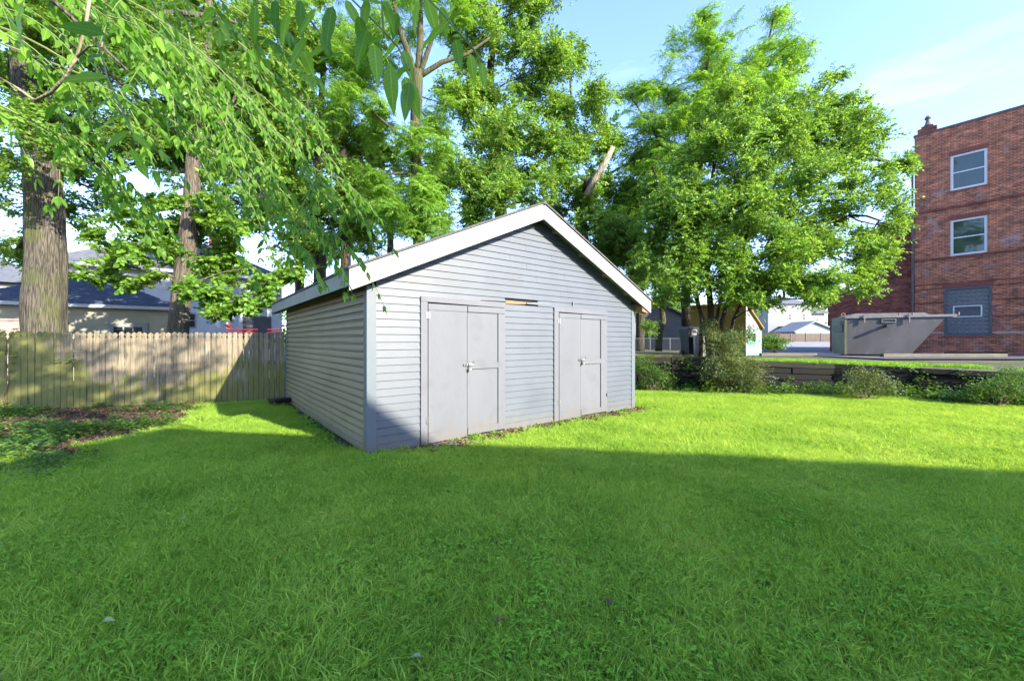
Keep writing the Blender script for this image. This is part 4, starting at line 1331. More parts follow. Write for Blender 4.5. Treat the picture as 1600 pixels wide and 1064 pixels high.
# big trunk at the left, just behind the fence
Y1 = 10.9
tk = [(515 + 60, 70, 74), (515, 70, 73), (420, 70, 69), (330, 71, 66), (250, 64, 60), (190, 52, 55), (130, 42, 50), (60, 36, 46), (-20, 30, 42), (-120, 26, 36)]
trunk = [(Vector((at(70, 515, Y1).x, Y1, 0)), .44)] + [(at(px, py, Y1), WT(w, px, Y1) / 2) for py, px, w in tk]
t, n = tree('shade_tree', 'huge tree with furrowed trunk behind the left end of fence', (trunk[0][0].x, Y1, 0), trunk,
            [B(60, 60, 9.6, 95, 70, 1.6), B(10, 120, 12, 60, 60, 1.5, 1.0), B(130, 120, 12.5, 70, 60, 1.6, 1.0), B(220, 230, 12.8, 60, 45, 1.4, .8), B(130, 240, 13, 60, 40, 1.4, .8), B(190, 60, 10.5, 90, 70, 1.6), B(20, 210, 9.4, 70, 70, 1.1, .8), B(160, 190, 10.8, 80, 60, 1.4, .8), B(40, 330, 12.8, 60, 55, 1.4, .8),
             B(250, 130, 12, 90, 80, 1.8, .8), B(400, 60, 14, 70, 60, 1.8, .8), B(320, 250, 13.5, 70, 50, 1.6, .7), B(420, 150, 15, 60, 60, 1.8, .8), B(110, -60, 11, 180, 60, 2.2, .8), B(20, 400, 13.2, 40, 40, 1.2, .7), B(130, 290, 12.6, 45, 40, 1.0, .6)],
            'broad', MT['leaf_mid'], MT['bark_big'],
            limbs=[([at(45, 170, Y1), at(100, 90, Y1 - .4), at(180, 30, Y1 - 1)], .14, .06), ([at(62, 250, Y1), at(20, 180, Y1 - .8), at(-40, 140, Y1 - 1.4)], .12, .05)],
            sides=110, seed=3, root_flare=1.15, lai=1.9)
NT += n
Y2 = 12.4
tk = [(560, 277, 36), (515, 279, 35), (470, 283, 33), (420, 288, 33), (370, 294, 31), (330, 298, 28), (290, 300, 26), (240, 303, 25), (190, 308, 23), (130, 316, 20), (60, 322, 17), (-30, 330, 12)]
trunk = [(Vector((at(277, 0, Y2).x, Y2, 0)), .29)] + [(at(px, py, Y2), WT(w, px, Y2) / 2) for py, px, w in tk]
t, n = tree('curved_maple', 'maple with slim curved trunk and low leafy boughs behind the fence', (trunk[0][0].x, Y2, 0), trunk,
            [B(180, 400, 11.6, 52, 26, .9, .9), B(245, 395, 11.8, 40, 24, .8, .8), B(150, 425, 11.9, 30, 28, .6, .7), B(215, 445, 11.5, 60, 20, .8, .9), B(330, 455, 11.3, 48, 30, .7, 1.0), B(372, 480, 11.2, 34, 24, .5, 1.0), B(345, 490, 11.4, 20, 18, .4, .8), B(310, 400, 13.2, 60, 25, .8, .8), B(380, 420, 13, 50, 30, .8, .8), B(200, 370, 12.6, 60, 25, .8, .7), B(420, 440, 12, 40, 25, .7, .8), B(140, 375, 12.2, 30, 40, .8, .5), B(400, 470, 11.2, 30, 20, .5, .8), B(270, 350, 12.6, 60, 40, 1, .7),
             B(355, 340, 13, 60, 50, 1.2, .9), B(230, 330, 13, 40, 40, 1.1, .8), B(350, 250, 13, 70, 60, 1.5, .9), B(270, 200, 13.5, 60, 55, 1.5, .8), B(380, 130, 13.5, 70, 70, 1.8), B(300, 40, 13, 70, 60, 1.8), B(420, 200, 14.2, 50, 60, 1.5, .9)],
            'maple', MT['leaf_mid'], MT['bark_mid'],
            limbs=[([at(288, 440, Y2), at(250, 425, Y2 - .4), at(190, 415, Y2 - .8)], .07, .02), ([at(290, 430, Y2), at(330, 450, Y2 - .6), at(380, 475, Y2 - 1.1)], .06, .02),
                   ([at(303, 240, Y2), at(340, 200, Y2), at(380, 130, Y2 + .5)], .1, .03)],
            sides=72, seed=5, lai=2.0, root_flare=1.1)
NT += n
Y3 = 14.6
tk = [(375, 655, 18), (300, 652, 17), (250, 650, 17), (180, 650, 17), (112, 653, 17)]
trunk = [(Vector((at(656, 0, Y3).x, Y3, 0)), .26)] + [(at(px, py, Y3), W(w, Y3) / 2) for py, px, w in tk]
t, n = tree('forked_ailanthus', 'slender tree with forked trunk and feathery leaves behind the shed roof', (trunk[0][0].x, Y3, 0), trunk,
            [B(650, 290, 13.8, 30, 40, .7, .8), B(665, 340, 13.7, 35, 25, .7, .9), B(600, 262, 14.0, 45, 28, .9), B(690, 250, 14.2, 30, 22, .6, .8), B(635, 235, 14.0, 25, 18, .5), B(680, 305, 14.0, 30, 30, .7), B(615, 350, 13.8, 45, 32, .9), B(570, 300, 14.4, 40, 40, 1, .8), B(690, 355, 14.0, 40, 25, .7),
             B(610, 30, 15, 40, 40, 1.2, .9), B(700, -10, 15, 60, 45, 1.5, .9), B(640, -60, 15, 80, 40, 1.5, .9), B(740, 50, 15.5, 45, 35, 1.2, .9), B(580, 180, 15.6, 50, 35, 1.2, .9), B(540, 160, 15.5, 40, 50, 1.2, .9), B(590, 100, 15.8, 45, 40, 1.2, .8), B(700, 170, 15.8, 45, 35, 1.2, .8), B(560, 60, 16, 50, 50, 1.2, .7), B(640, 210, 14.0, 30, 18, .5, .8)],
            'pinnate', MT['leaf_bright'], MT['bark_light'],
            limbs=[([at(652, 130, Y3), at(640, 90, Y3), at(622, 40, Y3), at(612, -20, Y3)], .13, .08), ([at(653, 115, Y3), at(657, 60, Y3), at(656, -20, Y3)], .13, .09), ([at(655, 118, Y3), at(672, 70, Y3 - .2), at(690, 20, Y3 - .4)], .10, .05),
                   ([at(655, 120, Y3), at(690, 98, Y3), at(730, 85, Y3 + .2), at(765, 60, Y3 + .5)], .10, .04), ([at(650, 230, Y3), at(610, 200, Y3 + .3), at(565, 160, Y3 + .6)], .07, .03), ([at(652, 270, Y3), at(600, 272, Y3 - .5), at(575, 280, Y3 - .6)], .06, .02)],
            sides=18, seed=7, lai=1.9)
NT += n
Y4 = 17.5
trunk = [(Vector((at(782, 0, Y4).x, Y4, 0)), .36), (at(782, 330, Y4), .26), (at(775, 230, Y4), .22), (at(765, 120, Y4), .17), (at(775, 10, Y4), .1)]
t, n = tree('tall_oak', 'tall dense green tree rising right behind the shed ridge', (trunk[0][0].x, Y4, 0), trunk,
            [B(770, 60, 16.5, 55, 50, 1.6), B(820, 10, 17, 50, 50, 1.6), B(840, 110, 16.8, 60, 55, 1.8), B(905, 95, 18, 32, 22, .8, .6), B(885, 170, 17.5, 50, 45, 1.5), B(740, 180, 17.2, 55, 55, 1.8, .9), B(800, 220, 16.5, 65, 55, 2), B(720, 290, 17, 45, 60, 1.8),
             B(860, 270, 17, 60, 50, 1.8), B(790, 310, 16, 65, 45, 1.8), B(910, 240, 18, 35, 40, 1.2), B(740, 350, 16.5, 60, 30, 1.5), B(900, 330, 17, 50, 40, 1.5), B(770, -40, 17, 90, 50, 2), B(945, 215, 18.5, 18, 22, .7, .6), B(935, 300, 18.5, 30, 30, 1)],
            'elm', MT['leaf_elm'], MT['bark_dark'],
            limbs=[([at(780, 300, Y4), at(850, 250, Y4), at(890, 190, Y4)], .15, .06), ([at(776, 250, Y4), at(740, 180, Y4), at(740, 120, Y4)], .13, .06)],
            sides=12, seed=9, lai=2.2, csize=1.25)
NT += n
# dead broken limb belongs to the dark tree behind
Y5 = 15.6
trunk = [(Vector((at(915, 0, 19).x, 19, 0)), .38), (at(915, 420, 19), .3), (at(905, 320, 18.5), .25), (at(916, 300, 17.5), .2), (at(920, 285, Y5), .2)]
t, n = tree('storm_broken_tree', 'dark tree with a pale snapped limb behind the shed right slope', (trunk[0][0].x, 19, 0), trunk,
            [B(985, 300, 19, 40, 50, 1.5, .9), B(990, 390, 18, 50, 40, 1.5), B(960, 420, 18, 50, 35, 1.5), B(930, 380, 17.5, 45, 40, 1.4), B(870, 390, 17.5, 60, 25, 1.5, .9), B(1010, 240, 20, 28, 40, 1.3, .6), B(975, 350, 20, 30, 50, 1.4)],
            'broad', MT['leaf_dark'], MT['bark_dark'], sides=12, seed=13, lai=2.4, csize=1.15)
m = MB(); bp_ = [at(916, 306, Y5), at(930, 280, Y5 - .1), at(945, 255, Y5 - .2), at(958, 230, Y5 - .3)]
m.tube([p - Vector((trunk[0][0].x, 19, 0)) for p in bp_], [.13, .125, .115, .085], 10, 0, True, .2, 2)
m.build('snapped_limb', MT['dead_wood'], t, smooth=True)
# mass between the left and the shed: two trees
for (px, Y, lab, blobs, mt, lf, sd) in (
    (500, 18, 'dark leafy tree rising between the maple and the shed', [B(440, 60, 17, 60, 60, 2), B(500, 110, 18, 60, 50, 1.8, .8), B(430, 170, 17, 60, 55, 2), B(480, 240, 16.5, 60, 50, 2), B(430, 310, 17, 55, 50, 1.8), B(510, 310, 17, 45, 45, 1.6, .8), B(460, 380, 17, 50, 30, 1.5, .7), B(480, 20, 17.5, 50, 50, 1.8, .7), B(390, 250, 18, 50, 60, 1.8), B(400, 360, 17, 40, 30, 1.4, .8), B(560, 350, 17, 40, 35, 1.4, .9), B(440, 420, 16.5, 30, 14, .8, .8)], 'leaf_mid', 'elm', 17),
    (540, 20, 'tall tree with open crown far behind the shed left slope', [B(560, 80, 20, 45, 35, 1.8, .5), B(530, 200, 20, 55, 50, 1.8, .8), B(590, 240, 20.5, 50, 40, 1.8, .7), B(555, 330, 19, 55, 45, 1.8, .8), B(610, 330, 20, 45, 45, 1.6, .7), B(520, 390, 19, 60, 28, 1.5, .8), B(600, 130, 20.5, 40, 30, 1.5, .5)], 'leaf_mid', 'broad', 19)):
    trunk = [(Vector((at(px, 0, Y).x, Y, 0)), .3), (at(px, 400, Y), .24), (at(px - 4, 250, Y), .18), (at(px + 6, 100, Y), .1)]
    t, n = tree('background_tree', lab, (trunk[0][0].x, Y, 0), trunk, blobs, lf, MT[mt], MT['bark_dark'], sides=12, seed=sd, lai=2.1, csize=1.25)
    NT += n
for (px, Y, lab, blobs, mt, lf, sd) in (
    (610, 25, 'rounded tree far behind between the forked trunk and oak', [B(600, 330, 25, 70, 50, 2), B(690, 330, 25, 60, 50, 2), B(640, 250, 25, 60, 50, 2, .8), B(560, 250, 25, 45, 50, 2, .7), B(700, 240, 25, 40, 50, 2, .7), B(560, 390, 24, 50, 28, 2)], 'leaf_mid', 'broad', 41),
    (468, 24, 'bushy dark tree far behind the pale house', [B(400, 330, 27, 60, 55, 2, .8), B(450, 400, 27, 50, 30, 2, .8), B(340, 300, 27, 50, 50, 2, .6), B(470, 310, 27, 45, 50, 2, .8), B(250, 260, 27, 50, 50, 2, .5), B(520, 360, 27, 50, 40, 2, .9), B(560, 320, 27, 50, 50, 2, .9), B(420, 240, 27, 60, 50, 2, .9), B(510, 240, 27, 60, 50, 2, .9), B(480, 150, 27, 60, 60, 2, .8), B(390, 180, 27, 50, 60, 2, .8)], 'leaf_dark', 'broad', 43),
    (1000, 26, 'dark tree far behind the right end of the shed', [B(960, 360, 26, 50, 60, 2), B(1020, 330, 26, 50, 60, 2), B(1060, 420, 26, 50, 40, 2), B(990, 440, 26, 50, 35, 2), B(1120, 380, 27, 60, 60, 2)], 'leaf_dark', 'broad', 47)):
    trunk = [(Vector((at(px, 0, Y).x, Y, 0)), .3), (at(px, 430, Y), .24), (at(px, 330, Y), .14)]
    t, n = tree('background_tree', lab, (trunk[0][0].x, Y, 0), trunk, blobs, lf, MT[mt], MT['bark_dark'], sides=10, seed=sd, lai=1.3, csize=1.7)
    NT += n
# tall tree beyond the left edge, mirrored in the brick building's panes
trunk = [(Vector((-17, -2.5, 0)), .4), (Vector((-17, -2.3, 8)), .3), (Vector((-16.8, -2.4, 16)), .15)]
t, n = tree('yard_tree', 'tall yard tree out of view at the left, mirrored in the apartment windows', (-17, -2.5, 0), trunk, [(Vector((-17, -2, 9)), (4, 4, 3.5)), (Vector((-16, -4, 14)), (4.5, 4.5, 4)), (Vector((-17, -1, 19)), (4.5, 4.5, 4)), (Vector((-17, -1, 24)), (5, 5, 4)), (Vector((-18, -1, 30)), (4, 4, 4))], 'far', MT['leaf_mid'], MT['bark_dark'], sides=10, seed=51, lai=1.6, csize=.8, carea=1.6)
# tall feathery tree behind the elm
Y7 = 17
trunk = [(Vector((at(1072, 0, Y7).x, Y7, .85)), .2), (at(1072, 430, Y7), .17), (at(1085, 300, Y7), .14), (at(1100, 180, Y7), .11), (at(1108, 60, Y7), .05)]
t, n = tree('spired_ailanthus', 'tall tree with two feathery leafy spires above the rounded elm', (trunk[0][0].x, Y7, .85), trunk,
            [B(1110, 20, 17, 24, 30, .9), B(1095, 65, 17, 34, 34, 1.0), B(1130, 100, 17, 34, 40, 1.1), B(1100, 120, 17, 42, 40, 1.1), B(1105, 180, 17, 55, 50, 1.2), B(1208, 45, 17.5, 18, 26, .6, .9), B(1205, 95, 17.3, 46, 40, 1.1), B(1225, 120, 17.3, 36, 34, 1), B(1185, 140, 17, 50, 40, 1.2), B(1240, 85, 17.5, 14, 12, .4, .7), B(1150, 220, 17, 70, 50, 1.5),
             B(1022, 125, 17.5, 24, 22, .6, 1), B(985, 155, 17.8, 28, 34, .8, 1), B(1025, 190, 17.5, 46, 50, 1.1, 1), B(978, 230, 18, 28, 44, .9, 1), B(1050, 150, 17.5, 24, 30, .8, 1), B(1030, 270, 17.5, 45, 45, 1.2, .8), B(1000, 320, 18, 35, 45, 1.1, .6), B(1225, 20, 17.5, 8, 8, .3, .6)],
            'pinnate', MT['leaf_bright'], MT['bark_dark'],
            limbs=[([at(1095, 260, Y7), at(1150, 180, Y7), at(1200, 70, Y7 + .2), at(1208, 30, Y7 + .3)], .09, .03), ([at(1085, 310, Y7), at(1030, 220, Y7 + .2), at(985, 150, Y7 + .5)], .08, .03)],
            sides=12, seed=23, lai=1.8, ground_z=2, csize=1.05)
NT += n
# rounded elm in front: several stems
Y8 = 13.3
bx = at(1118, 0, Y8).x
trunk = [(Vector((at(1112, 0, Y8).x, Y8, .3)), .12), (at(1110, 480, Y8), .10), (at(1103, 400, Y8), .09), (at(1110, 300, Y8 + .1), .07), (at(1125, 200, Y8), .04)]
stems = []
for (pa, pb, pc, ra) in ((1098, 1096, 1060, .075), (1126, 1128, 1190, .085), (1134, 1146, 1240, .07), (1118, 1120, 1150, .06), (1105, 1100, 1020, .05)):
    stems.append(([Vector((at(pa, 0, Y8).x, Y8 + rng.uniform(-.2, .2), .5)), at(pb, 500, Y8), at((pb + pc) / 2, 400, Y8 + rng.uniform(-.4, .4)), at(pc, 260, Y8 + rng.uniform(-.6, .6))], ra, .025))
t, n = tree('rounded_elm', 'broad rounded elm with several thin stems above the retaining wall', (bx, Y8, .3), trunk,
            [B(1130, 240, 13.2, 75, 55, 1.6), B(1210, 210, 13.3, 70, 55, 1.6), B(1290, 210, 13.3, 55, 45, 1.3), B(1320, 160, 13.4, 28, 26, .7, .7), B(1335, 235, 13.2, 45, 40, 1.1), B(1250, 300, 12.6, 80, 55, 1.7), B(1160, 320, 12.5, 80, 55, 1.7), B(1070, 330, 13, 60, 55, 1.5),
             B(1340, 310, 13, 50, 42, 1.2), B(1385, 265, 13.3, 38, 12, .7, .55), B(1425, 262, 13.4, 22, 7, .35, .5), B(1375, 345, 13.2, 30, 26, .7, .8), B(1290, 385, 12.4, 70, 45, 1.4), B(1200, 400, 12, 75, 45, 1.5), B(1110, 410, 12.3, 70, 45, 1.4), B(1040, 400, 13, 45, 45, 1.2),
             B(1350, 400, 12.6, 38, 30, .8, .8), B(1320, 440, 12.4, 45, 18, .8, .7), B(1250, 445, 12, 55, 25, 1.0, .9), B(1170, 455, 12, 55, 22, .9, .8), B(1090, 455, 12.4, 50, 22, .9, .6), B(1020, 320, 13.4, 30, 40, 1, .8), B(1300, 125, 13.6, 14, 10, .4, .5), B(1190, 476, 12, 40, 12, .6, .7), B(1060, 470, 12.6, 35, 16, .6, .7), B(1270, 470, 12.2, 25, 10, .5, .6), B(1350, 195, 13.4, 24, 22, .6, .6), B(1130, 180, 13.6, 50, 30, 1.1, .8)],
            'elm', MT['leaf_elm'], MT['bark_dark'], limbs=stems, sides=10, seed=29, lai=2.5, ground_z=1.6, csize=.85)
NT += n
# small tree with a pale trunk behind the bins
Y9 = 22.5
trunk = [(Vector((at(1029, 0, Y9).x, Y9, .9)), .2), (at(1030, 520, Y9), .19), (at(1036, 500, Y9), .18), (at(1032, 470, Y9), .12), (at(1030, 430, Y9), .06)]
t, n = tree('pale_trunk_tree', 'small tree with pale bent trunk on the terrace beside the shed', (trunk[0][0].x, Y9, .9), trunk,
            [B(1030, 440, 22, 35, 28, 1), B(1000, 470, 21.5, 25, 22, .8, .8), B(1050, 470, 22, 25, 20, .8, .8), B(1020, 400, 22, 45, 30, 1.2), B(1015, 510, 21.5, 12, 12, .5, .5)],
            'broad', MT['leaf_mid'], MT['bark_light'], sides=12, seed=31, lai=2.2, ground_z=1.5)
# far trees seen over the low wing and behind the white houses
for (px, Y, lab, py, rx, ry) in ((1362, 95, 'distant round tree above the low brick wing', 430, 26, 28), (1225, 110, 'distant tree above the far white house', 440, 50, 32), (1165, 105, 'distant dark tree beside the far white house', 460, 28, 40), (1296, 120, 'distant dark tree in the gap before the brick wing', 462, 18, 24)):
    trunk = [(Vector((at(px, 0, Y).x, Y, 1.2)), .5), (at(px, 480, Y), .4), (at(px, py, Y), .2)]
    tree('distant_tree', lab, (trunk[0][0].x, Y, 1.2), trunk, [B(px, py, Y, rx, ry, 3), B(px + rx * .5, py + ry * .5, Y - 2, rx * .7, ry * .7, 3)], 'far', MT['leaf_mid'], MT['bark_dark'], sides=8, seed=px, lai=2.5, csize=1.5, ground_z=2, group=None, carea=1.6)
# dense far-off wood closing the horizon
wood = []
for i in range(420):
    a = rng.uniform(-1.35, 1.2); d = rng.uniform(70, 95) if a < .45 else rng.uniform(125, 150)
    x = math.tan(a) * d if abs(a) < 1.1 else math.copysign(d * 2 + rng.uniform(0, 40), a)
    z = rng.uniform(1, 9 if a < .45 else 7)
    if a < -.55: z = rng.uniform(1, 5)
    wood.append(((x, d, z), (0, 0, rng.uniform(0, 6.28)), rng.uniform(2.2, 3.6), rng.randrange(4)))
o = scatter('far_wood', CL['far'], wood, [MT['leaf_dark'], MT['twig']]); o['label'] = 'far off band of trees closing the horizon'

# shrub at the foot of the elm, smaller shrubs along the wall
def shrub(label, base, blobs, mat, seed, dens=3.0, stems=6, leafset=None):
    r = random.Random(seed); base = Vector(base)
    t = thing('shrub', label, 'shrub', base)
    pc = leafset or [cover_piece(s + seed, 34, .17, .22, .05) for s in (1, 2, 3, 4)]
    m = MB(); pts = []
    for cen, rad, den in blobs:
        cen = Vector(cen)
        for _ in range(stems):
            e = cen + Vector((r.uniform(-.8, .8) * rad[0], r.uniform(-.8, .8) * rad[1], r.uniform(-.2, .9) * rad[2]))
            q = limb_path(base + Vector((r.uniform(-.15, .15), r.uniform(-.1, .1), 0)), e, .05, .15, 4, r)
            m.tube([p - base for p in q], [.012, .010, .008, .006, .004], 4, 0, False)
        n = int(dens * den * math.pi * rad[0] * rad[2] / .03)
        for _ in range(n):
            d = rnd_dir(r, -1, 1); q = r.random() ** .5
            p = cen + Vector((d.x * rad[0] * q, d.y * rad[1] * q, d.z * rad[2] * q))
            p.z = max(p.z, .03)
            pts.append((p - base, (r.uniform(-.6, .6), r.uniform(-.6, .6), r.uniform(0, 6.28)), r.uniform(.6, 1.1), r.randrange(4)))
    m.build('stems', MT['twig'], t, kind='stuff')
    scatter('leaves', pc, pts, [mat], parent=t)
    return t
Ys = 11.6
shrub('large pale green shrub spilling over the timber wall under the elm', (at(1140, 0, Ys).x, Ys, 0),
      [(at(1130, 545, 11.9), (.62, .5, .42), 1), (at(1150, 580, 11.3), (.85, .5, .42), 1), (at(1118, 590, 11.4), (.5, .4, .28), .8), (at(1160, 530, 12.3), (.45, .4, .32), .8), (at(1180, 600, 11.2), (.4, .4, .2), .7), (at(1110, 520, 12.4), (.3, .3, .3), .7)], MT['shrub'], 3, 6.0)
shrub('rounded twiggy shrub growing against the timber wall at the right', (at(1352, 0, 9.9).x, 9.9, 0),
      [(at(1355, 595, 10.1), (.46, .4, .30), 1), (at(1380, 612, 9.9), (.35, .3, .22), .7), (at(1340, 615, 9.9), (.3, .3, .18), .7)], MT['shrub'], 11, 4.5)
shrub('low dark leafy shrub beside the shed right corner at the timber wall', (at(1020, 0, 11.5).x, 11.5, 0),
      [(at(1005, 575, 11.9), (.35, .35, .38), 1), (at(1030, 592, 11.5), (.45, .35, .22), .9)], MT['ivy'], 17, 3.5)
shrub('dark green shrub at the edge of the car park', (at(1212, 0, 23).x, 23, .8), [(at(1205, 540, 23), (.9, .8, .42), 1), (at(1188, 538, 22.6), (.6, .6, .45), 1)], MT['leaf_dark'], 23, 1.6,
      leafset=[cover_piece(s + 200, 34, .3, .25, .12) for s in (1, 2, 3, 4)])
shrub('tangle of ivy sprawling over the wall corner at the far right', (at(1560, 0, 8.9).x, 8.9, 0), [(at(1575, 612, 9.0), (.8, .45, .25), 1), (at(1530, 622, 9.2), (.6, .4, .18), 1), (at(1600, 600, 9.3), (.5, .4, .3), 1)], MT['ivy'], 27, 3.5)

# ------------------------------------------------------------------ things on the terrace
# wheelie bin
bn = thing('wheelie_bin', 'black wheeled rubbish bin with a white number label', 'bin', at(1080, 0, 15.2).xy.to_3d() + Vector((0, 0, .93)), .12)
m = MB(); m.hexa([(-.24, -.26, .06), (.24, -.26, .06), (.24, .24, .06), (-.24, .24, .06), (-.31, -.34, .98), (.31, -.34, .98), (.31, .32, .98), (-.31, .32, .98)]); m.build('bin_body', MT['black'], bn)
m = MB(); m.prism([(-.36, .99), (.36, .99), (.36, 1.03), (.2, 1.10), (-.30, 1.08), (-.36, 1.03)], -.33, .33, 'x'); m.build('lid', MT['black'], bn)
m = MB(); m.box(-.20, .02, -.349, -.335, .78, 1.0 - .03); m.hexa([(-.17, -.356, .80), (-.0, -.356, .80), (-.0, -.345, .80), (-.17, -.345, .80), (-.17, -.364, .96), (0, -.364, .96), (0, -.34, .96), (-.17, -.34, .96)]); m.build('label_sticker', MT['paper'], bn)
# numeral on the label
m = MB()
for (x0, x1, z0, z1) in ((-.125, -.105, .82, .94), (-.07, -.05, .82, .94), (-.105, -.07, .82, .84), (-.105, -.07, .92, .94)):
    m.box(x0, x1, -.370, -.3645, z0, z1)
m.build('numeral', MT['black'], bn)
for x in (-.27, .27):
    m = MB(); m.tube([(x - .03, .22, .1), (x + .03, .22, .1)], [.1, .1], 14); m.build('wheel', MT['black'], bn)
m = MB(); m.tube([(-.26, .38, 1.0), (.26, .38, 1.0)], [.016, .016], 6); m.build('handle', MT['black'], bn)
# ribbed grey can beside it
cn = thing('metal_can', 'short ribbed grey metal can beside the black bin', 'bin', at(1094, 0, 14.6).xy.to_3d() + Vector((0, 0, .92)))
m = MB(); m.lathe([(.20, 0), (.21, .02), (.225, .25), (.235, .5), (.24, .70), (.255, .71), (.255, .74), (.23, .74)], sides=20); m.build('can_body', MT['metal'], cn, smooth=False)
m = MB()
for k in range(20):
    a = 2 * math.pi * k / 20; m.tube([(.212 * math.cos(a), .212 * math.sin(a), .04), (.24 * math.cos(a), .24 * math.sin(a), .68)], [.008, .008], 4)
m.build('ribs', MT['steel'], cn)

# chain link fence
Yc = 24.5
cf = thing('chain_link_fence', 'low chain link fence before the grey garage', 'fence', (at(985, 0, Yc).x, Yc, .9))
fw = at(1078, 0, Yc).x - at(985, 0, Yc).x
m = MB(); m.tube([(0, 0, .72), (fw, 0, .72)], [.02, .02], 6); m.build('top_rail', MT['dark_frame'], cf)
for i in range(4):
    m = MB(); m.tube([(fw * i / 3, 0, 0), (fw * i / 3, 0, .76)], [.025, .025], 6); m.build('post', MT['metal'], cf)
m = MB(); kx = -.7
while kx < fw:
    for sg in (1, -1):
        xa, za, xb, zb_ = kx, 0.02, kx + .7, .72
        if sg < 0: za, zb_ = zb_, za
        if xa < 0: za += (0 - xa) * (zb_ - za) / .7; xa = 0
        if xb > fw: zb_ = za + (zb_ - za) * (fw - xa) / (xb - xa); xb = fw
        m.tube([(xa, 0, za), (xb, 0, zb_)], [.0014, .0014], 3, 0, False)
    kx += .07
o = m.build('wire_mesh', MT['dark_frame'], cf, kind='stuff')

def siding_wall(mb, x0, x1, y, z0, z1, exp=.2, out=-1, axis='y', lip=.02):
    """clapboard wall in plane y (or x); out: outward sign"""
    z = z0
    while z < z1 - .01:
        h = min(exp, z1 - z)
        if axis == 'y':
            a, b = y + out * lip, y + out * .003
            vs = [(x0, a, z), (x1, a, z), (x1, y, z), (x0, y, z), (x0, b, z + h), (x1, b, z + h), (x1, y, z + h), (x0, y, z + h)]
        else:
            a, b = y + out * lip, y + out * .003
            vs = [(a, x0, z), (a, x1, z), (y, x1, z), (y, x0, z), (b, x0, z + h), (b, x1, z + h), (y, x1, z + h), (y, x0, z + h)]
        mb.hexa(vs); z += exp

def window(parent, x, z, w, h, y, out=-1, axis='y', frame=None, rail=True, glass=None, fr=.07, depth=.08, mullions=0, proud=.03):
    """sash window: x,z centre; plane y"""
    frame = frame or MT['vinyl_white']; glass = glass or MT['glass']
    def bx(m, a0, a1, d0, d1, b0, b1):
        d0, d1 = sorted((y + out * d0, y + out * d1))
        if axis == 'y': m.box(a0, a1, d0, d1, b0, b1)
        else: m.box(d0, d1, a0, a1, b0, b1)
    f = MB()
    x0, x1, z0, z1 = x - w / 2, x + w / 2, z - h / 2, z + h / 2
    bx(f, x0, x0 + fr, 0, proud, z0, z1); bx(f, x1 - fr, x1, 0, proud, z0, z1)
    bx(f, x0 + fr, x1 - fr, 0, proud, z1 - fr, z1); bx(f, x0 + fr, x1 - fr, 0, proud, z0, z0 + fr)
    win = f.build('window', frame, parent)
    s = MB()
    if rail: bx(s, x0 + fr, x1 - fr, .002, proud * .8, z - .03, z + .03)
    for q in range(mullions):
        xx = x0 + fr + (x1 - x0 - 2 * fr) * (q + 1) / (mullions + 1)
        bx(s, xx - .02, xx + .02, .002, proud * .7, z0 + fr, z1 - fr)
    if s.v: s.build('sash_bar', frame, win)
    for (a, b) in (((z0 + fr, z - .03), (z + .03, z1 - fr)) if rail else ((z0 + fr, z1 - fr),)):
        gl = MB(); bx(gl, x0 + fr, x1 - fr, 0.0005, proud * .35, a, b); gl.build('pane', glass, win)
    return win

# grey garage in the shade behind the chain link
gg = thing('grey_garage', 'shaded grey gabled garage behind the chain link fence', 'garage', at(985, 0, 30).xy.to_3d() + Vector((-1.5, 0, .8)), 0)
m = MB(); siding_wall(m, 0, 6.2, 0, 0, 2.2, .2)
for i in range(8):
    z = 2.2 + i * .2; e = i * .42
    m.hexa([(e, -.02, z), (6.2 - e, -.02, z), (6.2 - e, 0.1, z), (e, 0.1, z), (e + .42, -.003, z + .2), (5.78 - e, -.003, z + .2), (5.78 - e, .1, z + .2), (e + .42, .1, z + .2)] if i < 7 else [(e, -.02, z), (6.2 - e, -.02, z), (6.2 - e, .1, z), (e, .1, z), (3.09, -.003, z + .1), (3.11, -.003, z + .1), (3.11, .1, z + .1), (3.09, .1, z + .1)])
m.box(0.01, 6.19, .1, 6, 0, 2.2)
m.build('wall', MT['house_grey'], gg)
for sg in (0, 1):
    m = MB(); f_ = (lambda x: x) if not sg else (lambda x: 6.2 - x)
    m.hexa([(f_(-.3), -.3, 2.02), (f_(3.1), -.3, 3.72), (f_(3.1), 6.2, 3.72), (f_(-.3), 6.2, 2.02), (f_(-.3), -.3, 2.14), (f_(3.1), -.3, 3.84), (f_(3.1), 6.2, 3.84), (f_(-.3), 6.2, 2.14)])
    m.build('roof', MT['shingle_grey'], gg)
m = MB(); m.box(1.2, 2.2, -.04, -.021, 0, 2.0); m.build('door', MT['house_blue'], gg)

# yellow and green playhouse
ph_loc = Vector((11.08, 19.0, .78))
ph = thing('playhouse', 'yellow and green painted playhouse with sloping roof and mint end', 'playhouse', ph_loc, GRID)
m = MB(); m.box(0, .06, 0, 2.83, 0, 1.25); m.build('green_wall', MT['green_paint'], ph)
m = MB(); siding_wall(m, 0, 2.83, 0.03, 1.25, 2.36, .16, -1, 'x', .02); m.box(.03, .06, 0.002, 2.828, 1.25, 2.36); m.build('yellow_wall', MT['yellow'], ph)
m = MB(); m.prism([(.07, 1.2), (1.75, 1.2), (.9, 1.95), (.07, 2.30)], 0.0, .06, 'y'); m.build('end_wall', MT['house_white2'], ph)
m = MB(); m.prism([(.07, 0), (1.90, 0), (1.90, 1.198), (.07, 1.198)], 0.0, .06, 'y'); m.build('end_wall', MT['mint'], ph)
m = MB(); m.box(-.03, .068, -.04, -.002, 0, 2.36); m.build('corner_board', MT['vinyl_white'], ph)
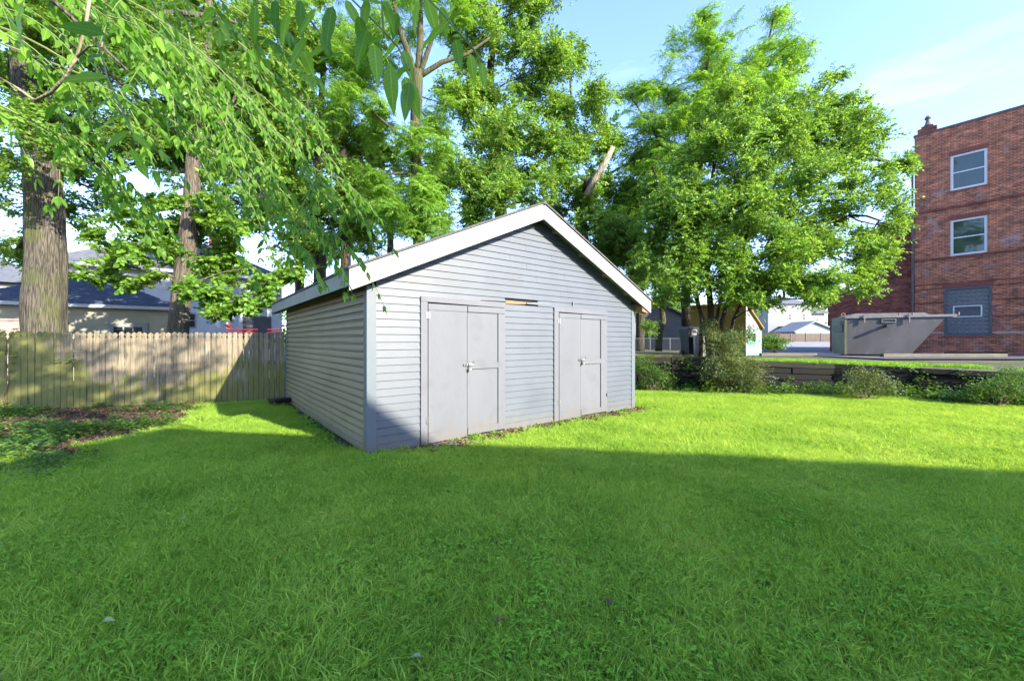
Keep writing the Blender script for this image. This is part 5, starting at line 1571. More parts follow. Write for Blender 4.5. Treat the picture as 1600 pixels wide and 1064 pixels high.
m = MB(); m.hexa([(-.15, -.12, 2.46), (1.92, -.12, 1.27), (1.92, 2.95, 1.27), (-.15, 2.95, 2.46), (-.15, -.12, 2.55), (1.92, -.12, 1.36), (1.92, 2.95, 1.36), (-.15, 2.95, 2.55)]); m.build('roof', MT['yellow'], ph)
window(ph, .95, .85, .4, .5, 0.0, -1, 'y', MT['mint'], False, MT['glass_dark'], .05)
window(ph, 1.25, 1.80, .5, .4, -.0, -1, 'x', MT['yellow'], False, MT['glass_dark'], .05)
m = MB(); m.box(.07, 1.90, 2.77, 2.83, 0, 1.1); m.box(1.84, 1.90, .061, 2.769, 0, 1.05); m.build('rear_wall', MT['green_paint'], ph)

# steel dumpster with a sloping end
dn = Vector((15.43, 18.5, .775)); dax = math.atan2(-.427, .904)
dp = thing('steel_dumpster', 'large grey steel dumpster with slanted end and olive end panel', 'dumpster', dn, dax)
LB, LT_, HD, WD = 2.25, 3.45, 1.84, 2.0
m = MB(); m.prism([(0.02, .10), (LB, .10), (LT_, HD), (0.02, HD)], 0, WD, 'y'); m.build('body', MT['steel'], dp)
m = MB(); m.box(-.06, .018, -.02, WD + .02, .08, HD - .02); m.build('end_panel', MT['steel_olive'], dp)
m = MB(); m.box(-.05, LT_ + .25, -.05, -.001, HD - .10, HD + .0); m.box(-.05, LT_ + .25, WD + .001, WD + .05, HD - .10, HD); m.box(LT_ + .16, LT_ + .25, -.0, WD, HD - .10, HD); m.build('rim', MT['lid'], dp)
m = MB(); m.prism([(0.1, HD + .002), (2.9, HD + .002), (2.7, HD + .10), (.35, HD + .12)], .05, WD - .05, 'y'); m.build('lid', MT['lid'], dp)
for x in (.62, 2.15):
    m = MB(); m.box(x, x + .05, -.09, -.052, HD - .32, HD + .06); m.box(x - .05, x, -.12, -.052, HD - .10, HD - .05); m.build('bracket', MT['lid'], dp)
m = MB()
for (x0, x1, z0, z1) in ((1.25, 1.75, HD - .32, HD - .29), (1.25, 1.75, HD - .19, HD - .16), (1.25, 1.28, HD - .29, HD - .19), (1.72, 1.75, HD - .29, HD - .19)):
    m.box(x0, x1, -.04, -.0005, z0, z1)
m.build('label_frame', MT['lid'], dp)
m = MB(); m.bevbox(1.36, 1.44, -.26, -.001, HD - .52, HD - .40, .01); m.build('pocket', MT['steel'], dp)
for x in (-.12, 1.85, 2.3, LT_ + .3):
    m = MB(); ring = [(x + .07 * math.cos(a), -.02, HD + .07 + .07 * math.sin(a)) for a in [2 * math.pi * q / 12 for q in range(13)]]
    m.tube(ring if x < 0 else [(x, -.02, HD - .05), (x, -.02, HD + .09)], [.022] * (13 if x < 0 else 2) if x < 0 else [.03, .035], 8)
    m.build('hook', MT['rust'], dp)
m = MB(); m.box(-.09, -.062, .2, 1.7, 1.15, 1.45); m.box(-.22, -.062, -.02, .22, HD - .42, HD - .22); m.build('lift_bar', MT['black'], dp)
for (x, y) in ((.3, .25), (1.95, .25), (.3, 1.75), (1.95, 1.75)):
    m = MB(); m.tube([(x, y - .04, .05), (x, y + .04, .05)], [.05, .05], 12); m.build('wheel', MT['rust'], dp)
m = MB()
for q in range(2): m.box(.0, LB - .05, .15 + q * 1.6, .25 + q * 1.6, .055, .098)
m.build('skid', MT['rust'], dp)

# kerb timbers
for (pa, pb, Y, z, lab, rz) in ((1188, 1276, 18.6, .77, 'short pale kerb timber at the left of the dumpster', .02), (1378, 1566, 16.9, .80, 'long pale kerb timber before the dumpster', -.02), (1478, 1570, 19.3, .80, 'dark kerb timber at the foot of the brick building', -.01)):
    xa, xb = at(pa, 0, Y).x, at(pb, 0, Y).x
    m = MB(); m.bevbox(0, xb - xa, -.09, .09, 0, .15, .015)
    o = m.build('kerb_timber', MT['kerb_timber'] if Y < 19 else MT['timber_top'], None, loc=(xa, Y, z), rot=(0, 0, rz)); tag(o, lab, 'timber', 'kerb timbers on the car park edge')

# ------------------------------------------------------------------ brick apartment building
bl = thing('brick_building', 'three storey red brick apartment building with white sash windows', 'building', (22.1, 22.0, .75), GRID)
ZB = .75
HT = 12.63 - ZB
wins = [(-1.96, 10.21 - ZB, 1.25, 1.82), (-1.96, 6.83 - ZB, 1.25, 1.86), (-8.2, 10.21 - ZB, 1.25, 1.82), (-8.2, 6.83 - ZB, 1.25, 1.86)]
def wall_with_holes(mb, a0, a1, z0, z1, holes, x0, x1):
    """wall slab normal to local x with rectangular holes; built of butted boxes"""
    zs = sorted(set([z0, z1] + [h[1] - h[3] / 2 for h in holes] + [h[1] + h[3] / 2 for h in holes]))
    for za, zb_ in zip(zs[:-1], zs[1:]):
        hs = sorted([(h[0] - h[2] / 2, h[0] + h[2] / 2) for h in holes if h[1] - h[3] / 2 < (za + zb_) / 2 < h[1] + h[3] / 2])
        a = a0
        for (p, q) in hs:
            mb.box(x0, x1, a, p, za, zb_); a = q
        mb.box(x0, x1, a, a1, za, zb_)
gb = (-1.92, 2.99 - ZB, 1.62, 2.47); gb2 = (-8.2, 2.99 - ZB, 1.62, 2.47)
m = MB(); wall_with_holes(m, -14, 0, 0, HT, wins + [gb, gb2], 0, .3)
m.build('wall', MT['brick'], bl)
m = MB(); m.box(.301, 12, -.3, 0, 0, HT); m.box(.301, 12, -14, -13.7, 0, HT); m.box(11.7, 12, -13.69, -.301, 0, HT); m.build('outer_wall', MT['brick'], bl)
m = MB(); m.box(.302, 11.69, -13.69, -.302, HT - .5, HT - .4); m.build('roof', MT['shingle'], bl)
m = MB(); m.box(-.04, .34, -14.02, .04, HT, HT + .10); m.box(.341, 12.04, -.3, .04, HT, HT + .10); m.build('coping', MT['coping'], bl)
# finial on a stepped pedestal
m = MB(); m.box(-.05, .5, -.85, -.12, HT + .101, HT + .34); m.box(.0, .42, -.72, -.26, HT + .341, HT + .46); m.build('pedestal', MT['brick_dark'], bl)
m = MB(); m.lathe([(.17, HT + .461), (.19, HT + .50), (.13, HT + .58), (.09, HT + .72), (.08, HT + .84), (.13, HT + .87), (.13, HT + .93), (.10, HT + .99), (.03, HT + 1.06)], .21, -.49, 12); m.build('finial', MT['coping'], bl, smooth=False)
m = MB(); m.box(-.14, -.001, -.02, .16, HT - 1.05, HT - .75); m.tube([(-.07, .07, HT - 1.05), (-.07, .07, 0.1)], [.05, .05], 8); m.build('downpipe', MT['coping'], bl)
# string courses (rows of proud bricks)
for (z, h, pr, mt) in ((8.39 - ZB, .12, .05, 'brick_dark'), (5.80 - ZB, .09, .05, 'brick_dark'), (4.47 - ZB, .06, .03, 'brick_dark'), (4.22 - ZB, .05, .02, 'brick_dark'), (1.86 - ZB, .07, .02, 'limestone'), (3.5 - ZB, .05, .025, 'brick_dark'), (2.7 - ZB, .05, .025, 'brick_dark')):
    m = MB()
    if z + h > gb[1] - gb[3] / 2 - .12 and z < gb[1] + gb[3] / 2 + .1:
        m.box(-pr, -.001, gb[0] + gb[2] / 2 + .01, 0.0, z, z + h); m.box(-pr, -.001, gb2[0] + gb2[2] / 2 + .01, gb[0] - gb[2] / 2 - .01, z, z + h)
    else: m.box(-pr, -.001, -14, 0.0, z, z + h)
    m.build('string_course', MT[mt], bl)
# soldier brick lintels: each brick its own edges
sold = MB().bevbox(-.018, -.001, -.033, .033, 0, .24, .004).mesh('lintel_brick', [MT['brick_plain']])
for (yc, zc, w, h) in wins[:2] + [gb]:
    n = int(w / .08) + 2
    for i in range(n):
        link('lintel_brick', sold, bl, loc=(0, yc - (n - 1) * .04 + i * .08, zc + h / 2 + .01))
sillb = MB().bevbox(-.035, -.001, -.05, .05, -.075, -.004, .004).mesh('sill_brick', [MT['brick_plain']])
for (yc, zc, w, h) in wins[:2] + [gb]:
    n = int(w / .11) + 2
    for i in range(n):
        link('sill_brick', sillb, bl, loc=(0, yc - (n - 1) * .055 + i * .11, zc - h / 2))
for (yc, zc, w, h) in wins:
    win = window(bl, yc, zc, w, h, .09, -1, 'x', MT['vinyl_white'], True, MT['glass'], .10, proud=.06)
    MB().box(.16, .2, yc - w / 2, yc + w / 2, zc - h / 2, zc + h / 2).build('room_dark', MT['inner_shade'], win)  # dark sheet painted as the unlit room behind the panes
# glass block window with a small hopper vent and dark surround
for (yc, zc, w, h) in (gb, gb2):
    f = MB(); fr = .09
    for (a0, a1, b0, b1) in ((-w / 2, w / 2, h / 2 - fr, h / 2), (-w / 2, w / 2, -h / 2, -h / 2 + fr), (-w / 2, -w / 2 + fr, -h / 2 + fr, h / 2 - fr), (w / 2 - fr, w / 2, -h / 2 + fr, h / 2 - fr)):
        f.box(-.02, .12, yc + a0, yc + a1, zc + b0, zc + b1)
    win = f.build('glass_block_window', MT['dark_frame'], bl)
    MB().box(.07, .12, yc - w / 2 + fr, yc + w / 2 - fr, zc - h / 2 + fr, zc + h / 2 - fr).build('grout', MT['grout'], win)
    if yc < -5: continue
    nx, nz = 7, 11; cw = (w - 2 * fr) / nx; ch = (h - 2 * fr) / nz
    gbm = MB().bevbox(.03, .068, -cw / 2 + .012, cw / 2 - .012, -ch / 2 + .012, ch / 2 - .012, .012).mesh('glass_block', [MT['glass_block']])
    for i in range(nx):
        for j in range(nz):
            if 1 <= i <= 5 and 4 <= j <= 6: continue
            link('glass_block', gbm, win, loc=(0, yc - w / 2 + fr + cw * (i + .5), zc - h / 2 + fr + ch * (j + .5)))
    v0, v1 = zc - h / 2 + fr + ch * 4 + .02, zc - h / 2 + fr + ch * 7 - .02
    y0_, y1_ = yc - w / 2 + fr + cw * 1 + .02, yc - w / 2 + fr + cw * 6 - .02
    f = MB()
    for (a0, a1, b0, b1) in ((y0_, y1_, v1 - .05, v1), (y0_, y1_, v0, v0 + .05), (y0_, y0_ + .05, v0 + .05, v1 - .05), (y1_ - .05, y1_, v0 + .05, v1 - .05)): f.box(-.015, .069, a0, a1, b0, b1)
    f.build('vent_frame', MT['vinyl_white'], win)
    MB().box(.02, .06, y0_ + .05, y1_ - .05, v0 + .05, v1 - .05).build('vent_pane', MT['dark_frame'], win)
# lower wings behind
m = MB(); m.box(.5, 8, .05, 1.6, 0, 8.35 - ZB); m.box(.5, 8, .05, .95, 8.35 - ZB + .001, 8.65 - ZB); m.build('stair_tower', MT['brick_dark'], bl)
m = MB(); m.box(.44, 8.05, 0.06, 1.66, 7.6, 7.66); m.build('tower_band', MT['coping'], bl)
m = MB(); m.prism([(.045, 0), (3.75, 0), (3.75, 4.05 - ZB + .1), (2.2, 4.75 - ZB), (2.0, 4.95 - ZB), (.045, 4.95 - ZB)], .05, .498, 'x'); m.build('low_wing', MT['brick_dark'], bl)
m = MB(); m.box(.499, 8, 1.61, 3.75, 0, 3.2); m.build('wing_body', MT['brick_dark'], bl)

# ------------------------------------------------------------------ houses left of the shed
def hip_roof(x0, x1, y0, y1, z, h, over=.4, t=.14):
    x0 -= over; x1 += over; y0 -= over; y1 += over
    d = (y1 - y0) / 2
    m = MB()
    v = [(x0, y0, z), (x1, y0, z), (x1, y1, z), (x0, y1, z), (x0 + d * .95, y0 + d, z + h), (x1 - d * .95, y0 + d, z + h)]
    m.add(v, [(0, 1, 5, 4), (1, 2, 5), (2, 3, 4, 5), (3, 0, 4), (3, 2, 1, 0)])
    return m
def shingle_courses(m, x0, x1, y0, y1, z, h, over, n, th=.02):
    """raised shingle rows on the front slope of a hip roof"""
    x0 -= over; x1 += over; y0 -= over; y1 += over
    d = (y1 - y0) / 2
    for i in range(n):
        a, b = i / n, (i + 1) / n
        e0, e1 = d * .95 * a, d * .95 * b
        m.add([(x0 + e0, y0 + d * a, z + h * a + th), (x1 - e0, y0 + d * a, z + h * a + th), (x1 - e1, y0 + d * b, z + h * b + .002), (x0 + e1, y0 + d * b, z + h * b + .002), (x0 + e0, y0 + d * a, z + h * a), (x1 - e0, y0 + d * a, z + h * a)],
              [(0, 1, 2, 3), (4, 5, 1, 0)])
# cream garage
gc = thing('cream_garage', 'low cream garage with dark blue shingle roof beyond the fence', 'garage', (-16.5, 14.9, 0), GRID)
x0, x1 = -2.6, 3.1
m = MB(); siding_wall(m, x0, x1, 0, 0, 2.82, .14, -1, 'y', .014); m.box(x0, x1, 0.001, 5.2, 0, 2.82); m.build('wall', MT['cream'], gc)
m = hip_roof(x0, x1, 0, 5.2, 2.84, 1.35, .3); shingle_courses(m, x0, x1, 0, 5.2, 2.84, 1.35, .3, 16); m.build('roof', MT['shingle_blue'], gc)
m = MB(); m.box(x0 - .32, x1 + .32, -.33, -.30, 2.74, 2.86); m.box(x1 + .30, x1 + .33, -.299, 5.5, 2.74, 2.86); m.build('fascia', MT['house_white'], gc)
m = MB()
for q in range(10): m.box(x0 + .1 + q * .62, x0 + .16 + q * .62, -.29, -.02, 2.74, 2.82)
m.build('rafter_tails', MT['cream'], gc, kind='stuff')
window(gc, 1.62, 1.62, 1.15, 1.15, -.015, -1, 'y', MT['house_white2'], False, MT['glass_dark'], .16, mullions=2, proud=.05)
# two storey pale house
hw = thing('pale_house', 'two storey pale blue house with dormer and grey hip roof', 'house', (-18.8, 26.0, 0), GRID)
x0, x1 = -7.5, 3.4
m = MB(); siding_wall(m, x0, x1, 0, 0, 5.62, .19, -1, 'y', .02); m.box(x0, x1, 0.001, 8.5, 0, 5.62); m.build('wall', MT['house_white'], hw)
m = hip_roof(x0, x1, 0, 8.5, 5.72, 2.7, .5); shingle_courses(m, x0, x1, 0, 8.5, 5.72, 2.7, .5, 20); m.build('roof', MT['shingle_grey'], hw)
m = MB(); m.box(x0 - .52, x1 + .52, -.53, -.5, 5.60, 5.76); m.box(x1 + .5, x1 + .53, -.499, 9, 5.6, 5.76); m.box(x0 - .5, x1 + .5, -.499, 0, 5.6, 5.66); m.build('fascia', MT['house_white'], hw)
# dormer
dm = MB(); siding_wall(dm, -1.0, 1.15, 1.0, 6.1, 7.15, .15, -1, 'y', .015); dm.box(-1.0, 1.15, 1.001, 3.4, 6.1, 7.15); d_ = dm.build('dormer', MT['house_white2'], hw)
MB().prism([(-1.15, 7.15), (1.3, 7.15), (1.3, 7.22), (.07, 7.55), (-1.15, 7.22)], .85, 3.6, 'y').build('dormer_roof', MT['shingle_grey'], d_)
window(d_, .05, 6.65, .6, .8, .985, -1, 'y', MT['house_white2'], True, MT['glass_dark'], .06)
m = MB(); m.box(-.6, -.05, 3.9, 4.5, 7.6, 9.2); m.box(-.66, .01, 3.84, 4.56, 9.2, 9.3); m.build('chimney', MT['brick_plain'], hw)
window(hw, 2.35, 4.75, .62, 1.0, -.02, -1, 'y', MT['house_white2'], True, MT['glass_dark'], .07)
window(hw, -1.75, 2.75, .85, .95, -.02, -1, 'y', MT['house_white2'], True, MT['glass_dark'], .08)
window(hw, -4.6, 4.75, .8, 1.1, -.02, -1, 'y', MT['house_white2'], True, MT['glass_dark'], .08)
dd = MB().box(1.1, 2.75, -.05, -.021, .9, 3.15).build('double_door', MT['dark_frame'], hw)
for q in (0, 1): MB().box(1.18 + q * .79, 1.90 + q * .79, -.07, -.052, .95, 3.05).build('door_leaf', MT['house_grey'], dd)
# red garden bench rails behind the fence
for (px, Y, w, lab) in ((378, 17.5, 1.35, 'red metal table edge showing above the fence at its left'), (431, 18.5, .75, 'red metal chair back showing above the fence near the shed')):
    p = at(px, 0, Y)
    t = thing('red_garden_furniture', lab, 'garden furniture', (p.x, Y, 0))
    zt = 1.5 + 17 / FPX * Y
    m = MB(); m.tube([(-w / 2, 0, zt), (w / 2, 0, zt)], [.03, .03], 6); m.tube([(-w / 2, 0, zt - .14), (w / 2, 0, zt - .14)], [.025, .025], 6); m.build('rail', MT['red'], t)
    for x in (-w / 2, w / 2):
        m = MB(); m.tube([(x, 0, 0), (x, 0, zt - .17)], [.02, .02], 6); m.build('leg', MT['dark_frame'], t)
    m = MB(); m.box(-w / 2, w / 2, .03, .6, zt - .62, zt - .58); m.build('seat', MT['red'], t)
# hanging flower basket in red
p = at(357, 507, 16.8)
t = thing('hanging_basket', 'small red flower basket hanging under the maple bough', 'planter', p)
m = MB(); m.lathe([(.04, -.13), (.10, -.09), (.14, 0), (.13, 0)], sides=10); m.build('basket', MT['red'], t)
m = MB(); m.tube([(0, 0, 0), (0, 0, 1.1)], [.006, .006], 4); m.build('hanger', MT['twig'], t)
# house far left and the pink wall
hl = thing('white_house', 'white sided house at the left edge behind the huge trunk', 'house', (-30.5, 19.5, 0), GRID)
m = MB(); siding_wall(m, -6, 5.4, 0, 0, 4.6, .18, -1, 'y', .02); m.box(-6, 5.4, .001, 8, 0, 4.6); m.build('wall', MT['house_white2'], hl)
m = hip_roof(-6, 5.4, 0, 8, 4.65, 2.4, .4); m.build('roof', MT['shingle_grey'], hl)
window(hl, 4.0, 3.6, .8, 1.1, -.02, -1, 'y', MT['vinyl_white'], True, MT['glass_dark'], .08)
pw = MB(); pw.box(-2.4, 2.2, 0, .2, 0, 2.15); pw.box(-2.45, 2.25, -.03, .23, 2.151, 2.21)
o = pw.build('garden_wall', MT['pink'], None, loc=(-17.6, 12.6, 0), rot=(0, 0, .3)); tag(o, 'faded pink rendered garden wall left of the huge trunk', 'wall')

# ------------------------------------------------------------------ far right houses beyond the car park
Yf = 70
bf = thing('far_board_fence', 'long brown board fence across the car park', 'fence', (at(1212, 0, Yf).x, Yf, 1.25))
fw = at(1330, 0, Yf).x - at(1212, 0, Yf).x
bm_ = MB().box(-.10, .10, -.02, 0, 0, 1.45).mesh('fence_board', [MT['brown_fence']])
q = 0.1
while q < fw:
    link('fence_board', bm_, bf, loc=(q, 0, rng.uniform(-.03, .03))); q += .23
for q in range(6):
    m = MB(); m.box(-.08, .08, -.06, .05, 0, 1.55); m.build('post', MT['kerb_timber'], bf, loc=(fw * q / 5, -.021, 0))
Yp = 52
bf2 = thing('dark_picket_fence', 'short dark picket fence next to the playhouse', 'fence', (at(1188, 0, Yp).x, Yp, 1.1))
fw2 = at(1219, 0, Yp).x - at(1188, 0, Yp).x
bm_ = MB().prism([(-.09, 0), (.09, 0), (.09, 1.45), (0, 1.6), (-.09, 1.45)], -.02, 0, 'y').mesh('picket', [MT['bark_dark']])
q = 0.0
while q < fw2:
    link('picket', bm_, bf2, loc=(q, 0, 0)); q += .30
MB().box(0, fw2, .001, .05, .3, .4).build('rail', MT['bark_dark'], bf2)
MB().box(0, fw2, .001, .05, 1.1, 1.2).build('rail', MT['bark_dark'], bf2)
Yh = 86
hx = at(1200, 0, Yh).x
fh = thing('far_white_house', 'bright white two storey house beyond the car park', 'house', (hx, Yh, 1.3))
m = MB(); siding_wall(m, 0, 9.3, 0, 0, 8.0, .25); m.box(0, 9.3, .001, 8, 0, 8.0); m.build('wall', MT['house_white2'], fh)
m = MB(); m.prism([(9.31, 0), (12.6, 0), (12.6, 6.0), (9.31, 6.0)], .6, 8, 'y'); m.build('wing', MT['house_white2'], fh)
m = MB(); m.prism([(8.9, 6.0), (13.2, 6.0), (13.2, 6.15), (9.6, 8.4), (8.9, 8.4)], .1, 8.4, 'y'); m.build('roof', MT['shingle_grey'], fh)
m = hip_roof(0, 9.3, 0, 8, 8.0, 2.2, .4); m.build('roof', MT['shingle_grey'], fh)
m = MB(); m.box(2.2, 6.8, -2.0, -.03, 3.0, 3.2); m.build('porch_roof', MT['shingle_grey'], fh)
for x in (2.4, 4.4, 6.6):
    m = MB(); m.box(x - .08, x + .08, -1.9, -1.74, 0, 2.99); m.build('porch_post', MT['vinyl_white'], fh)
window(fh, 4.7, 5.2, .9, 1.4, -.03, -1, 'y', MT['vinyl_white'], True, MT['glass_dark'], .1)
window(fh, 7.7, 5.2, .9, 1.4, -.03, -1, 'y', MT['vinyl_white'], True, MT['glass_dark'], .1)
window(fh, 11.0, 4.4, .8, 1.2, .59, -1, 'y', MT['vinyl_white'], True, MT['glass_dark'], .1)
MB().box(3.0, 3.9, -.05, -.032, 0, 2.1).build('door', MT['house_grey'], fh)
Yg = 78
fg = thing('far_blue_garage', 'pale blue gabled garage in front of the far white house', 'garage', (at(1243, 0, Yg).x, Yg, 1.3))
m = MB(); m.prism([(0, 0), (8.2, 0), (8.2, 1.95), (3.6, 3.7), (0, 1.95)], 0, 6, 'y'); m.build('wall', MT['house_blue'], fg)
for (xa, xb, za, zb_) in ((-.5, 3.6, 1.75, 3.75), (8.7, 3.6, 1.75, 3.75)):
    m = MB(); m.hexa([(xa, -.4, za), (xb, -.4, zb_), (xb, 6.2, zb_), (xa, 6.2, za), (xa, -.4, za + .25), (xb, -.4, zb_ + .25), (xb, 6.2, zb_ + .25), (xa, 6.2, za + .25)]); m.build('roof', MT['house_white2'], fg)

# ------------------------------------------------------------------ house behind the camera whose shadow lies on the lawn
hb = thing('main_house', 'brick dwelling standing behind the viewer that shades the near lawn', 'house', (0, -2.45, 0), math.atan2(-.19, 1))
def hbx(x): return x * 1.018
m = MB(); m.prism([(3.75, 0), (32, 0), (32, 8.0), (7.5, 8.0), (3.75, 5.85)], -9, 0, 'y'); m.build('wall', MT['tan_wall'], hb)
m = MB(); m.box(7.5, 32.1, -9, .06, 8.001, 8.12); m.build('roof', MT['shingle'], hb)
for x in (9, 14, 19, 24): window(hb, x, 4.8, 1.0, 1.5, .001, 1, 'y', MT['vinyl_white'], True, MT['glass_dark'], .08)

# ------------------------------------------------------------------ overhanging walnut tree: trunk out of view at the left, boughs hanging into the picture
ov = thing('overhanging_walnut', 'walnut boughs with long feathery leaves hanging in from the upper left', 'tree', (-6.2, 0.6, 0))
ob = Vector((-6.2, 0.6, 0))
m = MB(); m.tube([(0, 0, 0), (.05, .0, 2), (.2, .05, 4), (.5, .1, 5.5), (.9, .1, 7)], [.32, .26, .22, .17, .1], 16, 0, True, .15, 4); m.build('trunk', MT['bark_mid'], ov, smooth=True)
boughs = [
    [(-5.9, .7, 4.2), (-4.2, 1.6, 5.0), (-2.6, 2.3, 4.9), (-1.2, 2.8, 4.2)],
    [(-5.9, .7, 4.6), (-3.6, .9, 5.2), (-1.6, 1.4, 4.6), (-.5, 1.55, 3.6)],
    [(-6.0, .7, 3.7), (-4.6, 2.2, 4.2), (-3.6, 3.2, 3.9), (-2.6, 3.6, 3.0)],
    [(-5.8, .7, 5.0), (-3.2, .4, 6.2), (-.8, .9, 6.6), (1.2, 1.2, 6.4)],
    [(-6.0, .6, 3.9), (-4.0, 1.3, 4.0), (-2.7, 1.9, 3.5), (-2.0, 2.1, 2.9)],
]
def crm(ps, t):
    n = len(ps) - 1; f = min(t * n, n - 1e-6); i = int(f); u = f - i
    P = [Vector(ps[max(i - 1, 0)]), Vector(ps[i]), Vector(ps[i + 1]), Vector(ps[min(i + 2, n)])]
    return .5 * ((2 * P[1]) + (-P[0] + P[2]) * u + (2 * P[0] - 5 * P[1] + 4 * P[2] - P[3]) * u * u + (-P[0] + 3 * P[1] - 3 * P[2] + P[3]) * u ** 3)
for bgh in boughs:
    pts = [crm(bgh, i / 12) for i in range(13)]
    m = MB(); m.tube([p - ob for p in pts], [.035 * (1 - .85 * i / 12) for i in range(13)], 8, 0, False, .1); m.build('bough', MT['bark_mid'], ov, smooth=True)
# leaf pieces, four shapes
def near_leaf(seed):
    r = random.Random(seed); mb = MB()
    L = 1.0; N = 8; wd = .36 + r.uniform(-.03, .03); curl = r.uniform(.05, .22); cup = r.uniform(.10, .22); tw_ = r.uniform(-.25, .25)
    vs = []
    for i in range(N + 1):
        t = i / N
        w = wd / 2 * (math.sin(math.pi * min(1, t ** .72)) ** .85 if 0 < t < 1 else 0) * (1 if t < .6 else 1 - .18 * (t - .6) / .4)
        z = -curl * t * t
        a = tw_ * t
        for sgn in (-1, 0, 1):
            x = w * sgn; zz = z + (cup * w * 1.2 if sgn else 0) + .02 * math.sin(i * 2.4) * abs(sgn)
            vs.append((x * math.cos(a), t, zz + x * math.sin(a)))
    fs = []
    for i in range(N):
        b = 3 * i
        fs += [(b, b + 1, b + 4, b + 3), (b + 1, b + 2, b + 5, b + 4)]
    mb.add(vs, fs)
    mb.tube([(0, -.07, .02), (0, .0, 0)], [.006, .006], 3, 0, False)
    return mb
NL = [near_leaf(s) for s in (1, 2, 3, 4)]
NLm = [mb.mesh('leaf', [MT['leaf_veined']]) for mb in NL]
for me in NLm: me.polygons.foreach_set('use_smooth', [True] * len(me.polygons))
leaves = []      # (apparent px, matrix)
stalks = MB()
def place_leaf(p, d, nrm, L, r):
    M = frame_of(d, nrm)
    leaves.append((L / max(.3, p.y) * FPX, p, M.to_euler(), L, r.randrange(4)))
def compound(p0, d, LL, pairs, L, r, droop=.5):
    d = Vector(d).normalized(); pts = []
    for k in range(9):
        t = k / 8
        pts.append(Vector(p0) + d * LL * t + Vector((0, 0, -droop * LL * t * t)))
    stalks.tube([p - ob for p in pts], [.0032, .003, .0028, .0026, .0024, .0022, .002, .0016, .001], 4, 0, False)
    for k in range(pairs):
        t = .12 + .88 * k / max(1, pairs - 1)
        f = min(t * 8, 7.999); a = int(f); p = pts[a].lerp(pts[a + 1], f - a)
        ax = (pts[a + 1] - pts[a]).normalized()
        sd = ax.cross(Vector((0, 0, 1)))
        if sd.length < .1: sd = ax.cross(Vector((0, 1, 0)))
        sd.normalize()
        s = (1.05 - .5 * abs(t - .45)) * r.uniform(.85, 1.12)
        for sg in (-1, 1):
            dd = sd * sg * r.uniform(.6, 1.0) + ax * r.uniform(.3, .6) + Vector((0, 0, -r.uniform(.35, 1.2)))
            place_leaf(p, dd, Vector((r.uniform(-.8, .8), r.uniform(-.8, .6), 1)), L * s * r.uniform(.7, 1.15), r)
    place_leaf(pts[-1], (pts[-1] - pts[-2]), Vector((0, -.2, 1)), L, r)
R1 = random.Random(5)
# sprays: start pixel, start depth, end pixel, end depth, leaf length
sprays = [
    ((20, -40), 2.6, (540, 400), 3.0, .09, 34), ((120, -40), 2.4, (520, 330), 2.9, .085, 26), ((-20, 60), 2.4, (470, 380), 2.8, .085, 22),
    ((60, -30), 3.3, (380, 300), 3.6, .095, 22), ((200, -30), 3.0, (480, 180), 3.4, .09, 20), ((-40, 30), 1.9, (180, 150), 2.1, .095, 10),
    ((-30, 150), 2.6, (220, 330), 3.2, .10, 16), ((280, 60), 3.0, (560, 330), 3.3, .10, 20), ((300, 120), 2.8, (455, 395), 3.0, .10, 12),
    ((250, -30), 1.7, (440, 60), 1.9, .085, 8), ((-30, -20), 2.1, (250, 80), 2.2, .10, 16),
]
for (s, ya, e, yb, L, n) in sprays:
    A = at(s[0], s[1], ya); Bp = at(e[0], e[1], yb)
    pth = limb_path(A, Bp, .12, .06, 8, R1)
    stalks.tube([p - ob for p in pth], [.007 - .0007 * i for i in range(9)], 5, 0, False)
    dirr = (Bp - A).normalized()
    for i in range(n):
        t = (i + R1.random()) / n
        f = min(t * 8, 7.999); a = int(f); p = pth[a].lerp(pth[a + 1], f - a)
        side = R1.choice((-1, 1))
        d = dirr * R1.uniform(.5, 1) + Vector((R1.uniform(-.5, .7), side * R1.uniform(0, .7), R1.uniform(-.35, .25)))
        compound(p + Vector((R1.gauss(0, .05), R1.gauss(0, .10), R1.gauss(0, .05))), d, R1.uniform(.30, .48), 6 + R1.randrange(3), L * R1.uniform(.8, 1.1), R1, R1.uniform(.3, .8))
